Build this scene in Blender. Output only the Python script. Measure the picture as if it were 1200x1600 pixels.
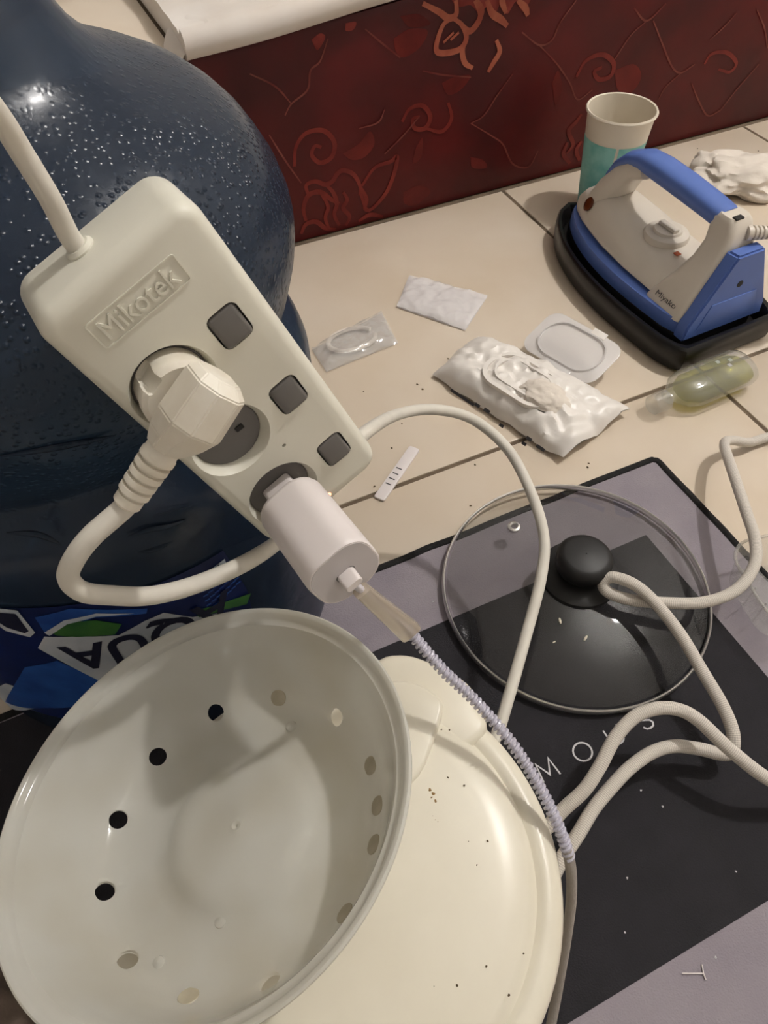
import bpy, bmesh, math, random
import numpy as np
from mathutils import Vector, Matrix, noise
from mathutils.geometry import tessellate_polygon
random.seed(4)
for o in list(bpy.data.objects): bpy.data.objects.remove(o)
SC = bpy.context.scene
COL = SC.collection

# ------------------------------------------------------------------ camera (solved from the tile joints)
H = 0.5
FPX = 1150.0
_d1 = np.array([4722 - 600, -755 - 800, FPX]); _d1 = _d1 / np.linalg.norm(_d1)
_d2 = np.array([-273 - 600, -664 - 800, FPX]); _d2 = _d2 - _d1 * (_d1 @ _d2); _d2 = _d2 / np.linalg.norm(_d2)
_up = np.cross(_d1, _d2)
if _up[1] > 0: _up = -_up
RW = np.stack([_d1, _d2, _up])            # image axes (right, down, forward) -> world
cam_data = bpy.data.cameras.new('camera')
cam = bpy.data.objects.new('camera', cam_data); COL.objects.link(cam)
cam_data.sensor_fit = 'VERTICAL'; cam_data.sensor_height = 24.0
cam_data.lens = 24.0 * FPX / 1600.0
cam_data.clip_start = 0.01
M = Matrix.Identity(4)
for i in range(3):
    M[i][0] = RW[i][0]; M[i][1] = -RW[i][1]; M[i][2] = -RW[i][2]
M.translation = (0, 0, H)
cam.matrix_world = M
SC.camera = cam

# ------------------------------------------------------------------ world, lamp, exposure
W = bpy.data.worlds.new('world'); SC.world = W; W.use_nodes = True
W.node_tree.nodes['Background'].inputs[0].default_value = (1.0, 0.97, 0.94, 1)
W.node_tree.nodes['Background'].inputs[1].default_value = 0.02
SC.view_settings.view_transform = 'Standard'; SC.view_settings.look = 'None'
SC.view_settings.gamma = 1.0; SC.view_settings.use_curve_mapping = False
SC.view_settings.exposure = 0.17
LAMP = (1.52, 0.32, 2.3)
LAMP_STRENGTH = 1020.0
LAMP_R = 0.05
LAMP_COL = (1.0, 0.965, 0.93)

# ------------------------------------------------------------------ pixel helpers
CAM = Vector((0, 0, H))
def ray(px, py):
    v = RW @ np.array([px - 600.0, py - 800.0, FPX]); return Vector(v)
def PZ(px, py, z=0.0):
    r = ray(px, py); return CAM + r * ((z - H) / r.z)
def PY(px, py, y):
    r = ray(px, py); return CAM + r * (y / r.y)
def proj(p):
    c = RW.T @ np.array(Vector(p) - CAM); return (600 + FPX * c[0] / c[2], 800 + FPX * c[1] / c[2])

# ------------------------------------------------------------------ materials
def srgb(r, g, b):
    f = lambda c: (c / 255 / 12.92) if c <= 10 else ((c / 255 + 0.055) / 1.055) ** 2.4
    return (f(r), f(g), f(b), 1)
def nodemat(name):
    m = bpy.data.materials.new(name); m.use_nodes = True
    nt = m.node_tree; return m, nt, nt.nodes, nt.links
def pbr(name, col, rough=0.5, var=0.0, vscale=30.0, col2=None, bump=0.0, bscale=200.0, metal=0.0, spec=0.5,
        trans=0.0, ior=1.45, sub=0.0, coat=0.0, detail=4.0):
    m, nt, N, L = nodemat(name); b = N['Principled BSDF']
    b.inputs['Base Color'].default_value = col; b.inputs['Roughness'].default_value = rough
    b.inputs['Metallic'].default_value = metal; b.inputs['Specular IOR Level'].default_value = spec
    b.inputs['Transmission Weight'].default_value = trans; b.inputs['IOR'].default_value = ior
    b.inputs['Coat Weight'].default_value = coat
    if sub:
        b.inputs['Subsurface Weight'].default_value = sub; b.inputs['Subsurface Radius'].default_value = (0.006, 0.005, 0.004)
        b.inputs['Subsurface Scale'].default_value = 1.0
    tc = N.new('ShaderNodeTexCoord')
    if var > 0 or col2:
        n = N.new('ShaderNodeTexNoise'); n.inputs['Scale'].default_value = vscale; n.inputs['Detail'].default_value = detail
        L.new(tc.outputs['Object'], n.inputs['Vector'])
        rmp = N.new('ShaderNodeValToRGB')
        c2 = col2 if col2 else tuple(c * (1 - var) for c in col[:3]) + (1,)
        rmp.color_ramp.elements[0].position = 0.35; rmp.color_ramp.elements[1].position = 0.7
        rmp.color_ramp.elements[0].color = c2; rmp.color_ramp.elements[1].color = col
        L.new(n.outputs['Fac'], rmp.inputs['Fac']); L.new(rmp.outputs['Color'], b.inputs['Base Color'])
    if bump > 0:
        n2 = N.new('ShaderNodeTexNoise'); n2.inputs['Scale'].default_value = bscale; n2.inputs['Detail'].default_value = 3
        L.new(tc.outputs['Object'], n2.inputs['Vector'])
        bp = N.new('ShaderNodeBump'); bp.inputs['Strength'].default_value = bump; bp.inputs['Distance'].default_value = 0.002
        L.new(n2.outputs['Fac'], bp.inputs['Height']); L.new(bp.outputs['Normal'], b.inputs['Normal'])
    return m
def facing_fresnel(N, L, f0=0.04):
    lw = N.new('ShaderNodeLayerWeight'); lw.inputs['Blend'].default_value = 0.5
    p = N.new('ShaderNodeMath'); p.operation = 'POWER'; p.inputs[1].default_value = 4.5; L.new(lw.outputs['Facing'], p.inputs[0])
    m = N.new('ShaderNodeMath'); m.operation = 'MULTIPLY_ADD'; m.inputs[1].default_value = 0.9 - f0; m.inputs[2].default_value = f0
    L.new(p.outputs[0], m.inputs[0]); return m
def clear(name, tint, rough=0.03, base=0.04, edge=0.5, bump=0.0, bscale=120.0, diff=0.0, diffcol=(0.8, 0.8, 0.8, 1)):
    """thin clear plastic or glass: tinted see-through plus a glossy coat that grows toward grazing angles"""
    m, nt, N, L = nodemat(name); N.remove(N['Principled BSDF'])
    out = N['Material Output']
    t = N.new('ShaderNodeBsdfTransparent'); t.inputs[0].default_value = tint
    g = N.new('ShaderNodeBsdfGlossy'); g.inputs['Color'].default_value = (1, 1, 1, 1); g.inputs['Roughness'].default_value = rough
    lw = facing_fresnel(N, L, base)
    mx = N.new('ShaderNodeMixShader'); L.new(lw.outputs[0], mx.inputs[0])
    src = t.outputs[0]
    if diff > 0:
        d = N.new('ShaderNodeBsdfDiffuse'); d.inputs[0].default_value = diffcol
        md = N.new('ShaderNodeMixShader'); md.inputs[0].default_value = diff
        L.new(t.outputs[0], md.inputs[1]); L.new(d.outputs[0], md.inputs[2]); src = md.outputs[0]
    L.new(src, mx.inputs[1]); L.new(g.outputs[0], mx.inputs[2]); L.new(mx.outputs[0], out.inputs['Surface'])
    if bump > 0:
        tc = N.new('ShaderNodeTexCoord'); n2 = N.new('ShaderNodeTexNoise'); n2.inputs['Scale'].default_value = bscale
        L.new(tc.outputs['Object'], n2.inputs['Vector'])
        bp = N.new('ShaderNodeBump'); bp.inputs['Strength'].default_value = bump; bp.inputs['Distance'].default_value = 0.002
        L.new(n2.outputs['Fac'], bp.inputs['Height'])
        L.new(bp.outputs['Normal'], g.inputs['Normal'])
    return m

MT = {}
MT['tile'] = pbr('beige_tile', srgb(214, 201, 184), 0.28, col2=srgb(205, 189, 168), vscale=7, spec=0.4, bump=0.02, bscale=40)
MT['grout'] = pbr('brown_grout', srgb(112, 96, 78), 0.9, var=0.4, vscale=40)
MT['wall'] = pbr('cream_wall', srgb(208, 206, 203), 0.9, var=0.05, vscale=4)
MT['ceil'] = pbr('white_ceiling', srgb(216, 215, 212), 0.9, var=0.03, vscale=4)
MT['red'] = pbr('dark_red_cover', srgb(84, 11, 11), 0.42, col2=srgb(60, 7, 8), vscale=9, spec=0.35)
MT['print_dim'] = pbr('dim_rust_print', srgb(122, 42, 32), 0.5, col2=srgb(98, 26, 22), vscale=35, spec=0.3)
MT['print_leaf'] = pbr('faint_leaf_print', srgb(104, 28, 22), 0.5, col2=srgb(80, 15, 14), vscale=28, spec=0.3)
MT['print_petal'] = pbr('pink_petal_print', srgb(142, 58, 50), 0.5, col2=srgb(104, 26, 22), vscale=40, spec=0.3)
MT['print_bright'] = pbr('copper_print', srgb(172, 100, 76), 0.5, col2=srgb(140, 66, 50), vscale=35, spec=0.3)
MT['print_vein'] = pbr('pale_vein_print', srgb(120, 66, 56), 0.5, col2=srgb(95, 34, 30), vscale=45, spec=0.3)
MT['sheet'] = pbr('white_sheet', srgb(226, 220, 214), 0.7, col2=srgb(216, 206, 196), vscale=14, bump=0.25, bscale=18)
MT['cream'] = pbr('cream_plastic', srgb(226, 220, 203), 0.3, col2=srgb(218, 211, 193), vscale=18, spec=0.45)
MT['strip'] = pbr('ivory_plastic', srgb(222, 219, 205), 0.38, var=0.04, vscale=25, spec=0.4)
MT['plug'] = pbr('white_plug_rubber', srgb(234, 229, 217), 0.42, col2=srgb(222, 214, 198), vscale=60, spec=0.4)
MT['cord'] = pbr('ivory_cord', srgb(216, 211, 200), 0.5, var=0.08, vscale=60, spec=0.3)
MT['gray'] = pbr('grey_plastic', srgb(104, 101, 98), 0.42, var=0.06, vscale=40)
MT['dark'] = pbr('dark_recess', srgb(22, 20, 19), 0.6, var=0.1)
MT['white'] = pbr('white_plastic', srgb(224, 216, 214), 0.35, var=0.03, vscale=20)
MT['panelgrey'] = pbr('grey_white_panel', srgb(196, 190, 190), 0.5, var=0.03)
MT['wirewhite'] = pbr('white_wire', srgb(212, 208, 214), 0.45, var=0.04)
MT['black'] = pbr('black_plastic', srgb(17, 15, 15), 0.3, var=0.15, vscale=40)
MT['blackmatte'] = pbr('matte_black_phenolic', srgb(22, 21, 21), 0.5, var=0.15, vscale=60)
MT['blue'] = pbr('blue_plastic', srgb(86, 114, 184), 0.42, var=0.08, vscale=25)
MT['ironwhite'] = pbr('warm_white_plastic', srgb(214, 205, 192), 0.35, var=0.04, vscale=25)
MT['steel'] = pbr('polished_steel', (0.92, 0.90, 0.86, 1), 0.34, var=0.08, metal=1.0)
MT['matgrey'] = pbr('grey_mat_fabric', srgb(146, 138, 144), 0.9, col2=srgb(136, 128, 136), vscale=25, bump=0.35, bscale=900)
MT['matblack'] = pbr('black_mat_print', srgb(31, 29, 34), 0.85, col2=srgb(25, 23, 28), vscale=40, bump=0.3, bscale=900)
MT['stitch'] = pbr('black_edge_binding', srgb(16, 14, 14), 0.85, var=0.2, vscale=200, bump=0.5, bscale=500)
MT['ink'] = pbr('pale_print', srgb(206, 204, 206), 0.8, var=0.05)
MT['glass'] = clear('smoked_glass', (0.80, 0.80, 0.79, 1), 0.03, diff=0.015, diffcol=srgb(150, 150, 150))
MT['clearp'] = clear('clear_plastic', (0.90, 0.90, 0.89, 1), 0.06, base=0.07, diff=0.16, diffcol=srgb(226, 224, 218))
MT['cleargreen'] = clear('green_gel', (0.78, 0.78, 0.36, 1), 0.08, diff=0.14, diffcol=srgb(165, 165, 50))
MT['film'] = clear('clear_film', (0.93, 0.93, 0.93, 1), 0.12, bump=0.9, bscale=90, base=0.08, diff=0.26, diffcol=srgb(250, 248, 246))
MT['filmwhite'] = clear('milky_film', (0.9, 0.9, 0.9, 1), 0.16, bump=0.8, bscale=90, diff=0.72, diffcol=srgb(240, 235, 234))
MT['flap'] = clear('milky_lid_plastic', (0.9, 0.9, 0.9, 1), 0.15, diff=0.6, diffcol=srgb(236, 232, 230))
MT['sleeve'] = clear('clear_sleeve', (0.9, 0.87, 0.82, 1), 0.15, diff=0.45, diffcol=srgb(224, 210, 190))
MT['paper'] = pbr('white_pack_film', srgb(232, 226, 219), 0.35, var=0.03, vscale=25, bump=0.15, bscale=60)
MT['tissue'] = pbr('white_tissue', srgb(226, 216, 204), 0.9, var=0.06, vscale=40, bump=0.4, bscale=120)
MT['darkprint'] = pbr('dark_print', srgb(62, 60, 62), 0.6, var=0.2, vscale=300)
MT['crumb'] = pbr('brown_dirt', srgb(96, 78, 52), 0.9, var=0.4, vscale=300)
MT['brown'] = pbr('rust_stain', srgb(152, 120, 74), 0.8, var=0.3, vscale=300)
MT['rice'] = pbr('dry_rice', srgb(228, 220, 200), 0.5, var=0.05)
MT['cup'] = pbr('paper_cup', srgb(224, 214, 196), 0.55, var=0.03)
MT['teal'] = pbr('teal_print', srgb(112, 182, 174), 0.55, col2=srgb(146, 205, 196), vscale=60)
MT['tealpale'] = pbr('pale_teal_print', srgb(196, 206, 192), 0.55, var=0.05)
MT['coil'] = clear('lilac_coil', (0.86, 0.85, 0.92, 1), 0.1, diff=0.6, diffcol=srgb(222, 220, 234))
MT['greycable'] = pbr('grey_cable', srgb(150, 143, 136), 0.5, var=0.1, vscale=200, bump=0.3, bscale=600)
MT['amber'] = pbr('amber_lens', srgb(96, 44, 18), 0.15, var=0.2)
MT['orange'] = pbr('orange_mark', srgb(190, 92, 50), 0.5, var=0.1)
MT['lab_navy'] = pbr('label_navy', srgb(18, 36, 92), 0.35, col2=srgb(12, 24, 62), vscale=30)
MT['lab_blue'] = pbr('label_blue', srgb(44, 92, 170), 0.35, col2=srgb(26, 62, 134), vscale=50)
MT['lab_green'] = pbr('label_green', srgb(66, 118, 52), 0.4, col2=srgb(40, 86, 50), vscale=60)
MT['lab_white'] = pbr('label_white', srgb(196, 200, 206), 0.4, col2=srgb(168, 178, 190), vscale=30)
MT['lab_ink'] = pbr('label_ink', srgb(24, 28, 52), 0.4, var=0.1)
MT['metal'] = pbr('dull_metal', srgb(96, 84, 66), 0.4, var=0.3, metal=0.6)
MT['cloth'] = pbr('brown_cloth', srgb(112, 98, 88), 0.95, var=0.3, vscale=40, bump=0.5, bscale=200)
MT['tuft'] = pbr('pale_tuft', srgb(196, 186, 176), 0.95, var=0.1, vscale=80)

# braided cord: fine criss-cross weave
def braid_mat():
    m, nt, N, L = nodemat('braided_cotton_cord'); b = N['Principled BSDF']; b.inputs['Roughness'].default_value = 0.75
    uv = N.new('ShaderNodeTexCoord')
    ck = N.new('ShaderNodeTexChecker'); mp = N.new('ShaderNodeMapping')
    mp.inputs['Rotation'].default_value = (0, 0, 0.78); mp.inputs['Scale'].default_value = (1, 1, 1)
    L.new(uv.outputs['UV'], mp.inputs['Vector']); L.new(mp.outputs[0], ck.inputs['Vector'])
    ck.inputs['Scale'].default_value = 11.0
    ck.inputs['Color1'].default_value = srgb(220, 213, 203); ck.inputs['Color2'].default_value = srgb(180, 172, 162)
    L.new(ck.outputs['Color'], b.inputs['Base Color'])
    bp = N.new('ShaderNodeBump'); bp.inputs['Strength'].default_value = 0.35; bp.inputs['Distance'].default_value = 0.001
    L.new(ck.outputs['Fac'], bp.inputs['Height']); L.new(bp.outputs['Normal'], b.inputs['Normal'])
    return m
MT['braid'] = braid_mat()

# translucent milky bowl
def bowl_mat():
    m, nt, N, L = nodemat('milky_translucent_plastic'); N.remove(N['Principled BSDF']); out = N['Material Output']
    tc = N.new('ShaderNodeTexCoord'); n = N.new('ShaderNodeTexNoise'); n.inputs['Scale'].default_value = 22
    L.new(tc.outputs['Object'], n.inputs['Vector'])
    r = N.new('ShaderNodeValToRGB'); r.color_ramp.elements[0].color = srgb(222, 219, 208); r.color_ramp.elements[1].color = srgb(230, 229, 222)
    r.color_ramp.elements[0].position = 0.35; r.color_ramp.elements[1].position = 0.6
    L.new(n.outputs['Fac'], r.inputs[0])
    d = N.new('ShaderNodeBsdfDiffuse'); L.new(r.outputs[0], d.inputs[0])
    t = N.new('ShaderNodeBsdfTranslucent'); L.new(r.outputs[0], t.inputs[0])
    m1 = N.new('ShaderNodeMixShader'); m1.inputs[0].default_value = 0.5
    L.new(d.outputs[0], m1.inputs[1]); L.new(t.outputs[0], m1.inputs[2])
    g = N.new('ShaderNodeBsdfGlossy'); g.inputs['Roughness'].default_value = 0.12
    f = facing_fresnel(N, L, 0.03)
    m2 = N.new('ShaderNodeMixShader'); L.new(f.outputs[0], m2.inputs[0]); L.new(m1.outputs[0], m2.inputs[1]); L.new(g.outputs[0], m2.inputs[2])
    L.new(m2.outputs[0], out.inputs['Surface'])
    return m
MT['bowl'] = bowl_mat()
MT['bowlstain'] = pbr('stained_plastic', srgb(186, 178, 156), 0.4, col2=srgb(170, 160, 136), vscale=120)

# blue jug plastic: tinted, partly see-through, water drops as relief
def jug_mat():
    m, nt, N, L = nodemat('blue_bottle_plastic'); b = N['Principled BSDF']
    b.inputs['Roughness'].default_value = 0.24; b.inputs['IOR'].default_value = 1.45
    b.inputs['Transmission Weight'].default_value = 0.0
    tc = N.new('ShaderNodeTexCoord'); sp = N.new('ShaderNodeSeparateXYZ'); L.new(tc.outputs['Object'], sp.inputs[0])
    n = N.new('ShaderNodeTexNoise'); n.inputs['Scale'].default_value = 9; L.new(tc.outputs['Object'], n.inputs['Vector'])
    r = N.new('ShaderNodeValToRGB'); r.color_ramp.elements[0].color = srgb(20, 36, 58); r.color_ramp.elements[1].color = srgb(48, 60, 76)
    L.new(n.outputs['Fac'], r.inputs[0]); L.new(r.outputs[0], b.inputs['Base Color'])
    v = N.new('ShaderNodeTexVoronoi'); v.inputs['Scale'].default_value = 330; L.new(tc.outputs['Object'], v.inputs['Vector'])
    vr = N.new('ShaderNodeMapRange'); vr.inputs['From Min'].default_value = 0.12; vr.inputs['From Max'].default_value = 0.42
    vr.inputs['To Min'].default_value = 1; vr.inputs['To Max'].default_value = 0
    L.new(v.outputs['Distance'], vr.inputs['Value'])
    zr = N.new('ShaderNodeMapRange'); zr.inputs['From Min'].default_value = 0.385; zr.inputs['From Max'].default_value = 0.34
    zr.inputs['To Min'].default_value = 0; zr.inputs['To Max'].default_value = 1; L.new(sp.outputs['Z'], zr.inputs['Value'])
    zr2 = N.new('ShaderNodeMapRange'); zr2.inputs['From Min'].default_value = 0.235; zr2.inputs['From Max'].default_value = 0.28
    zr2.inputs['To Min'].default_value = 0.0; zr2.inputs['To Max'].default_value = 1; L.new(sp.outputs['Z'], zr2.inputs['Value'])
    mu = N.new('ShaderNodeMath'); mu.operation = 'MULTIPLY'; L.new(zr.outputs[0], mu.inputs[0]); L.new(zr2.outputs[0], mu.inputs[1])
    mu2 = N.new('ShaderNodeMath'); mu2.operation = 'MULTIPLY'; L.new(vr.outputs[0], mu2.inputs[0]); L.new(mu.outputs[0], mu2.inputs[1])
    n3 = N.new('ShaderNodeTexNoise'); n3.inputs['Scale'].default_value = 60; L.new(tc.outputs['Object'], n3.inputs['Vector'])
    ad = N.new('ShaderNodeMath'); ad.operation = 'ADD'; L.new(mu2.outputs[0], ad.inputs[0]); L.new(n3.outputs['Fac'], ad.inputs[1])
    bp = N.new('ShaderNodeBump'); bp.inputs['Strength'].default_value = 0.6; bp.inputs['Distance'].default_value = 0.0011
    L.new(ad.outputs[0], bp.inputs['Height']); L.new(bp.outputs['Normal'], b.inputs['Normal'])
    # see-through share
    tr = N.new('ShaderNodeBsdfTransparent'); tr.inputs[0].default_value = (0.22, 0.34, 0.48, 1)
    mx = N.new('ShaderNodeMixShader'); mx.inputs[0].default_value = 0.3
    L.new(b.outputs[0], mx.inputs[1]); L.new(tr.outputs[0], mx.inputs[2])
    L.new(mx.outputs[0], N['Material Output'].inputs['Surface'])
    return m
MT['jug'] = jug_mat()
def emit(name, col, s):
    m, nt, N, L = nodemat(name); N.remove(N['Principled BSDF'])
    e = N.new('ShaderNodeEmission'); e.inputs[0].default_value = col; e.inputs[1].default_value = s
    L.new(e.outputs[0], N['Material Output'].inputs['Surface']); return m
MT['bulb'] = emit('lamp_glow', (*LAMP_COL, 1), LAMP_STRENGTH)
MT['led'] = emit('orange_led_glow', (1.0, 0.25, 0.12, 1), 6.0)

# ------------------------------------------------------------------ object helpers
def mesh_obj(name, verts, faces, mat, parent=None, smooth=True, world=False, uvs=None):
    me = bpy.data.meshes.new(name)
    if world and parent is not None:
        inv = parent.matrix_world.inverted(); verts = [inv @ Vector(v) for v in verts]
    me.from_pydata([tuple(v) for v in verts], [], faces)
    if uvs:
        ul = me.uv_layers.new(name='UVMap')
        for lp in me.loops: ul.data[lp.index].uv = uvs[lp.vertex_index]
    me.update()
    if smooth:
        for p in me.polygons: p.use_smooth = True
        try: me.set_sharp_from_angle(angle=math.radians(40))
        except Exception: pass
    me.materials.append(MT[mat] if isinstance(mat, str) else mat)
    o = bpy.data.objects.new(name, me); COL.objects.link(o)
    if parent is not None: o.parent = parent
    return o
def bm_obj(name, bm, mat, parent=None, smooth=True, world=False):
    bmesh.ops.recalc_face_normals(bm, faces=bm.faces)
    bm.verts.index_update()
    v = [tuple(x.co) for x in bm.verts]; f = [[q.index for q in p.verts] for p in bm.faces]; bm.free()
    return mesh_obj(name, v, f, mat, parent, smooth, world)
def thing(name, label, cat, loc=(0, 0, 0), rot=None, group=None, matrix=None):
    o = bpy.data.objects.new(name, None); COL.objects.link(o); o.empty_display_size = 0.02
    if matrix is not None: o.matrix_world = matrix
    else:
        mm = Matrix.Translation(loc)
        if rot: mm = mm @ (Matrix.Rotation(rot[2], 4, 'Z') @ Matrix.Rotation(rot[1], 4, 'Y') @ Matrix.Rotation(rot[0], 4, 'X'))
        o.matrix_world = mm
    tag(o, label, cat, group); return o
def tag(o, label, cat, group=None):
    o['label'] = label; o['category'] = cat
    if group: o['group'] = group
    return o
def struct(o): o['kind'] = 'structure'; return o
def lathe(profile, n=64, cap0=True, cap1=True):
    V, F = [], []
    for r, z in profile:
        for k in range(n):
            a = 2 * math.pi * k / n; V.append((r * math.cos(a), r * math.sin(a), z))
    m = len(profile)
    for i in range(m - 1):
        for k in range(n):
            k2 = (k + 1) % n; F.append([i * n + k, i * n + k2, (i + 1) * n + k2, (i + 1) * n + k])
    if cap0: F.append([k for k in range(n)][::-1])
    if cap1: F.append([(m - 1) * n + k for k in range(n)])
    return V, F
def xf(V, mat): return [mat @ Vector(v) for v in V]
def spline(pts, sub=10):
    """Catmull-Rom through the points"""
    P = [Vector(p) for p in pts]; P = [P[0] * 2 - P[1]] + P + [P[-1] * 2 - P[-2]]
    out = []
    for i in range(1, len(P) - 2):
        p0, p1, p2, p3 = P[i - 1:i + 3]
        for k in range(sub):
            t = k / sub
            out.append(0.5 * ((2 * p1) + (p2 - p0) * t + (2 * p0 - 5 * p1 + 4 * p2 - p3) * t * t + (3 * p1 - p0 - 3 * p2 + p3) * t ** 3))
    out.append(P[-2]); return out
def frames(path):
    T = []
    for i in range(len(path)):
        a = path[max(i - 1, 0)]; b = path[min(i + 1, len(path) - 1)]; T.append((b - a).normalized())
    u = T[0].orthogonal().normalized(); Fm = []
    for t in T:
        u = (u - t * u.dot(t)).normalized(); Fm.append((t, u, t.cross(u)))
    return Fm
def tube(path, rad, n=12):
    """rad: number or function of fraction"""
    V, F, UV = [], [], []; Fm = frames(path); L = 0.0; m = len(path)
    tot = sum((path[i] - path[i - 1]).length for i in range(1, m))
    for i, p in enumerate(path):
        if i: L += (p - path[i - 1]).length
        r = rad(L / tot) if callable(rad) else rad
        t, u, v = Fm[i]
        for k in range(n):
            a = 2 * math.pi * k / n; V.append(p + u * (r * math.cos(a)) + v * (r * math.sin(a)))
            UV.append((L * 100, 2.0 * abs(k / n - 0.5) * 2))
    for i in range(m - 1):
        for k in range(n):
            k2 = (k + 1) % n; F.append([i * n + k, i * n + k2, (i + 1) * n + k2, (i + 1) * n + k])
    F.append(list(range(n))[::-1]); F.append([(m - 1) * n + k for k in range(n)])
    return V, F, UV
def tube_obj(name, path, rad, mat, parent, n=12, world=True):
    V, F, UV = tube(path, rad, n); return mesh_obj(name, V, F, mat, parent, True, world, UV)
def rbox_bm(sx, sy, sz, bev, seg=3, c=(0, 0, 0)):
    bm = bmesh.new(); bmesh.ops.create_cube(bm, size=1)
    for v in bm.verts: v.co = Vector((v.co.x * sx + c[0], v.co.y * sy + c[1], v.co.z * sz + c[2]))
    if bev > 0: bmesh.ops.bevel(bm, geom=list(bm.edges), offset=bev, segments=seg, affect='EDGES', profile=0.5)
    return bm
def rrect(w, h, r, n=6, cx=0, cy=0):
    pts = []
    for sx, sy, a0 in ((1, 1, 0), (-1, 1, 90), (-1, -1, 180), (1, -1, 270)):
        for k in range(n + 1):
            a = math.radians(a0 + 90 * k / n); pts.append((cx + sx * (w / 2 - r) + r * math.cos(a), cy + sy * (h / 2 - r) + r * math.sin(a)))
    return pts
def prism_bm(poly, z0, z1, bev=0.0, seg=2):
    bm = bmesh.new(); a = [bm.verts.new((p[0], p[1], z0)) for p in poly]; b = [bm.verts.new((p[0], p[1], z1)) for p in poly]
    n = len(poly); bm.faces.new(a[::-1]); top = bm.faces.new(b)
    for i in range(n): bm.faces.new((a[i], a[(i + 1) % n], b[(i + 1) % n], b[i]))
    bmesh.ops.recalc_face_normals(bm, faces=bm.faces)
    if bev > 0: bmesh.ops.bevel(bm, geom=list(top.edges), offset=bev, segments=seg, affect='EDGES', profile=0.5)
    return bm
def loft(sections, mat4=None):
    V, F = [], []; n = len(sections[0]); m = len(sections)
    for s in sections: V += [Vector(p) for p in s]
    for i in range(m - 1):
        for k in range(n):
            k2 = (k + 1) % n; F.append([i * n + k, i * n + k2, (i + 1) * n + k2, (i + 1) * n + k])
    F.append(list(range(n))[::-1]); F.append([(m - 1) * n + k for k in range(n)])
    return V, F
def cut(o, cutters):
    """boolean difference, baked into the mesh"""
    for c in cutters:
        md = o.modifiers.new('cut', 'BOOLEAN'); md.operation = 'DIFFERENCE'; md.object = c; md.solver = 'EXACT'
    dg = bpy.context.evaluated_depsgraph_get(); dg.update()
    me = bpy.data.meshes.new_from_object(o.evaluated_get(dg))
    o.modifiers.clear(); old = o.data; o.data = me; bpy.data.meshes.remove(old)
    for c in cutters: bpy.data.objects.remove(c)
    for p in me.polygons: p.use_smooth = True
    try: me.set_sharp_from_angle(angle=math.radians(32))
    except Exception: pass
    return o
def text_geo(body, size, depth=0.0, bold=0.0):
    cu = bpy.data.curves.new('t', 'FONT'); cu.body = body; cu.size = size; cu.extrude = depth; cu.align_x = 'LEFT'; cu.resolution_u = 4; cu.offset = bold
    o = bpy.data.objects.new('t', cu); COL.objects.link(o)
    dg = bpy.context.evaluated_depsgraph_get(); dg.update()
    me = bpy.data.meshes.new_from_object(o.evaluated_get(dg))
    V = [v.co.copy() for v in me.vertices]; F = [list(p.vertices) for p in me.polygons]
    bpy.data.objects.remove(o); bpy.data.meshes.remove(me); bpy.data.curves.remove(cu)
    return V, F
def fit_text(V, x0, x1, y0, y1):
    xs = [v.x for v in V]; ys = [v.y for v in V]
    ax = (x1 - x0) / (max(xs) - min(xs)); ay = (y1 - y0) / (max(ys) - min(ys))
    return [Vector((x0 + (v.x - min(xs)) * ax, y0 + (v.y - min(ys)) * ay, v.z)) for v in V]

# ================================================================== STRUCTURE
RX0, RX1, RY0, RY1, RZ = -1.6, 2.9, -1.6, 2.6, 2.6
FY = 0.768      # joint in front of the red riser
RIS = 0.774     # face of the red riser
PLT = 0.213     # height of the tiled platform
floor = struct(bm_obj('floor', rbox_bm(RX1 - RX0, RY1 - RY0, 0.05, 0, c=((RX0 + RX1) / 2, (RY0 + RY1) / 2, -0.025 - 0.0018)), 'grout', smooth=False))
TW, TH, G = 0.3996, 0.392, 0.0042
tb = rbox_bm(TW - G, TH - G, 0.008, 0.0012, 2, c=(0, 0, -0.004))
tile0 = None
for i in range(-5, 6):
    for j in range(-6, 1):
        cx = 0.5236 + TW * (i + 0.5); cy = 0.376 + TH * (j + 0.5)
        if cx - TW / 2 < RX0 or cx + TW / 2 > RX1 or cy - TH / 2 < RY0: continue
        if tile0 is None:
            tile0 = bm_obj('tile', tb, 'tile', floor); t = tile0
        else:
            t = tile0.copy(); COL.objects.link(t)
        t.location = (cx, cy, random.uniform(-0.0003, 0.0))
def slab(name, x0, x1, y0, y1, z0, z1, mat):
    return struct(bm_obj(name, rbox_bm(x1 - x0, y1 - y0, z1 - z0, 0, c=((x0 + x1) / 2, (y0 + y1) / 2, (z0 + z1) / 2)), mat, smooth=False))
slab('wall_left', RX0 - 0.1, RX0, RY0 - 0.1, RY1 + 0.1, 0, RZ, 'wall')
slab('wall_right', RX1, RX1 + 0.1, RY0 - 0.1, RY1 + 0.1, 0, RZ, 'wall')
slab('wall_back', RX0, RX1, RY1, RY1 + 0.1, 0, RZ, 'wall')
slab('wall_front', RX0, RX1, RY0 - 0.1, RY0, 0, RZ, 'wall')
slab('ceiling', RX0, RX1, RY0, RY1, RZ, RZ + 0.1, 'ceil')
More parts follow.
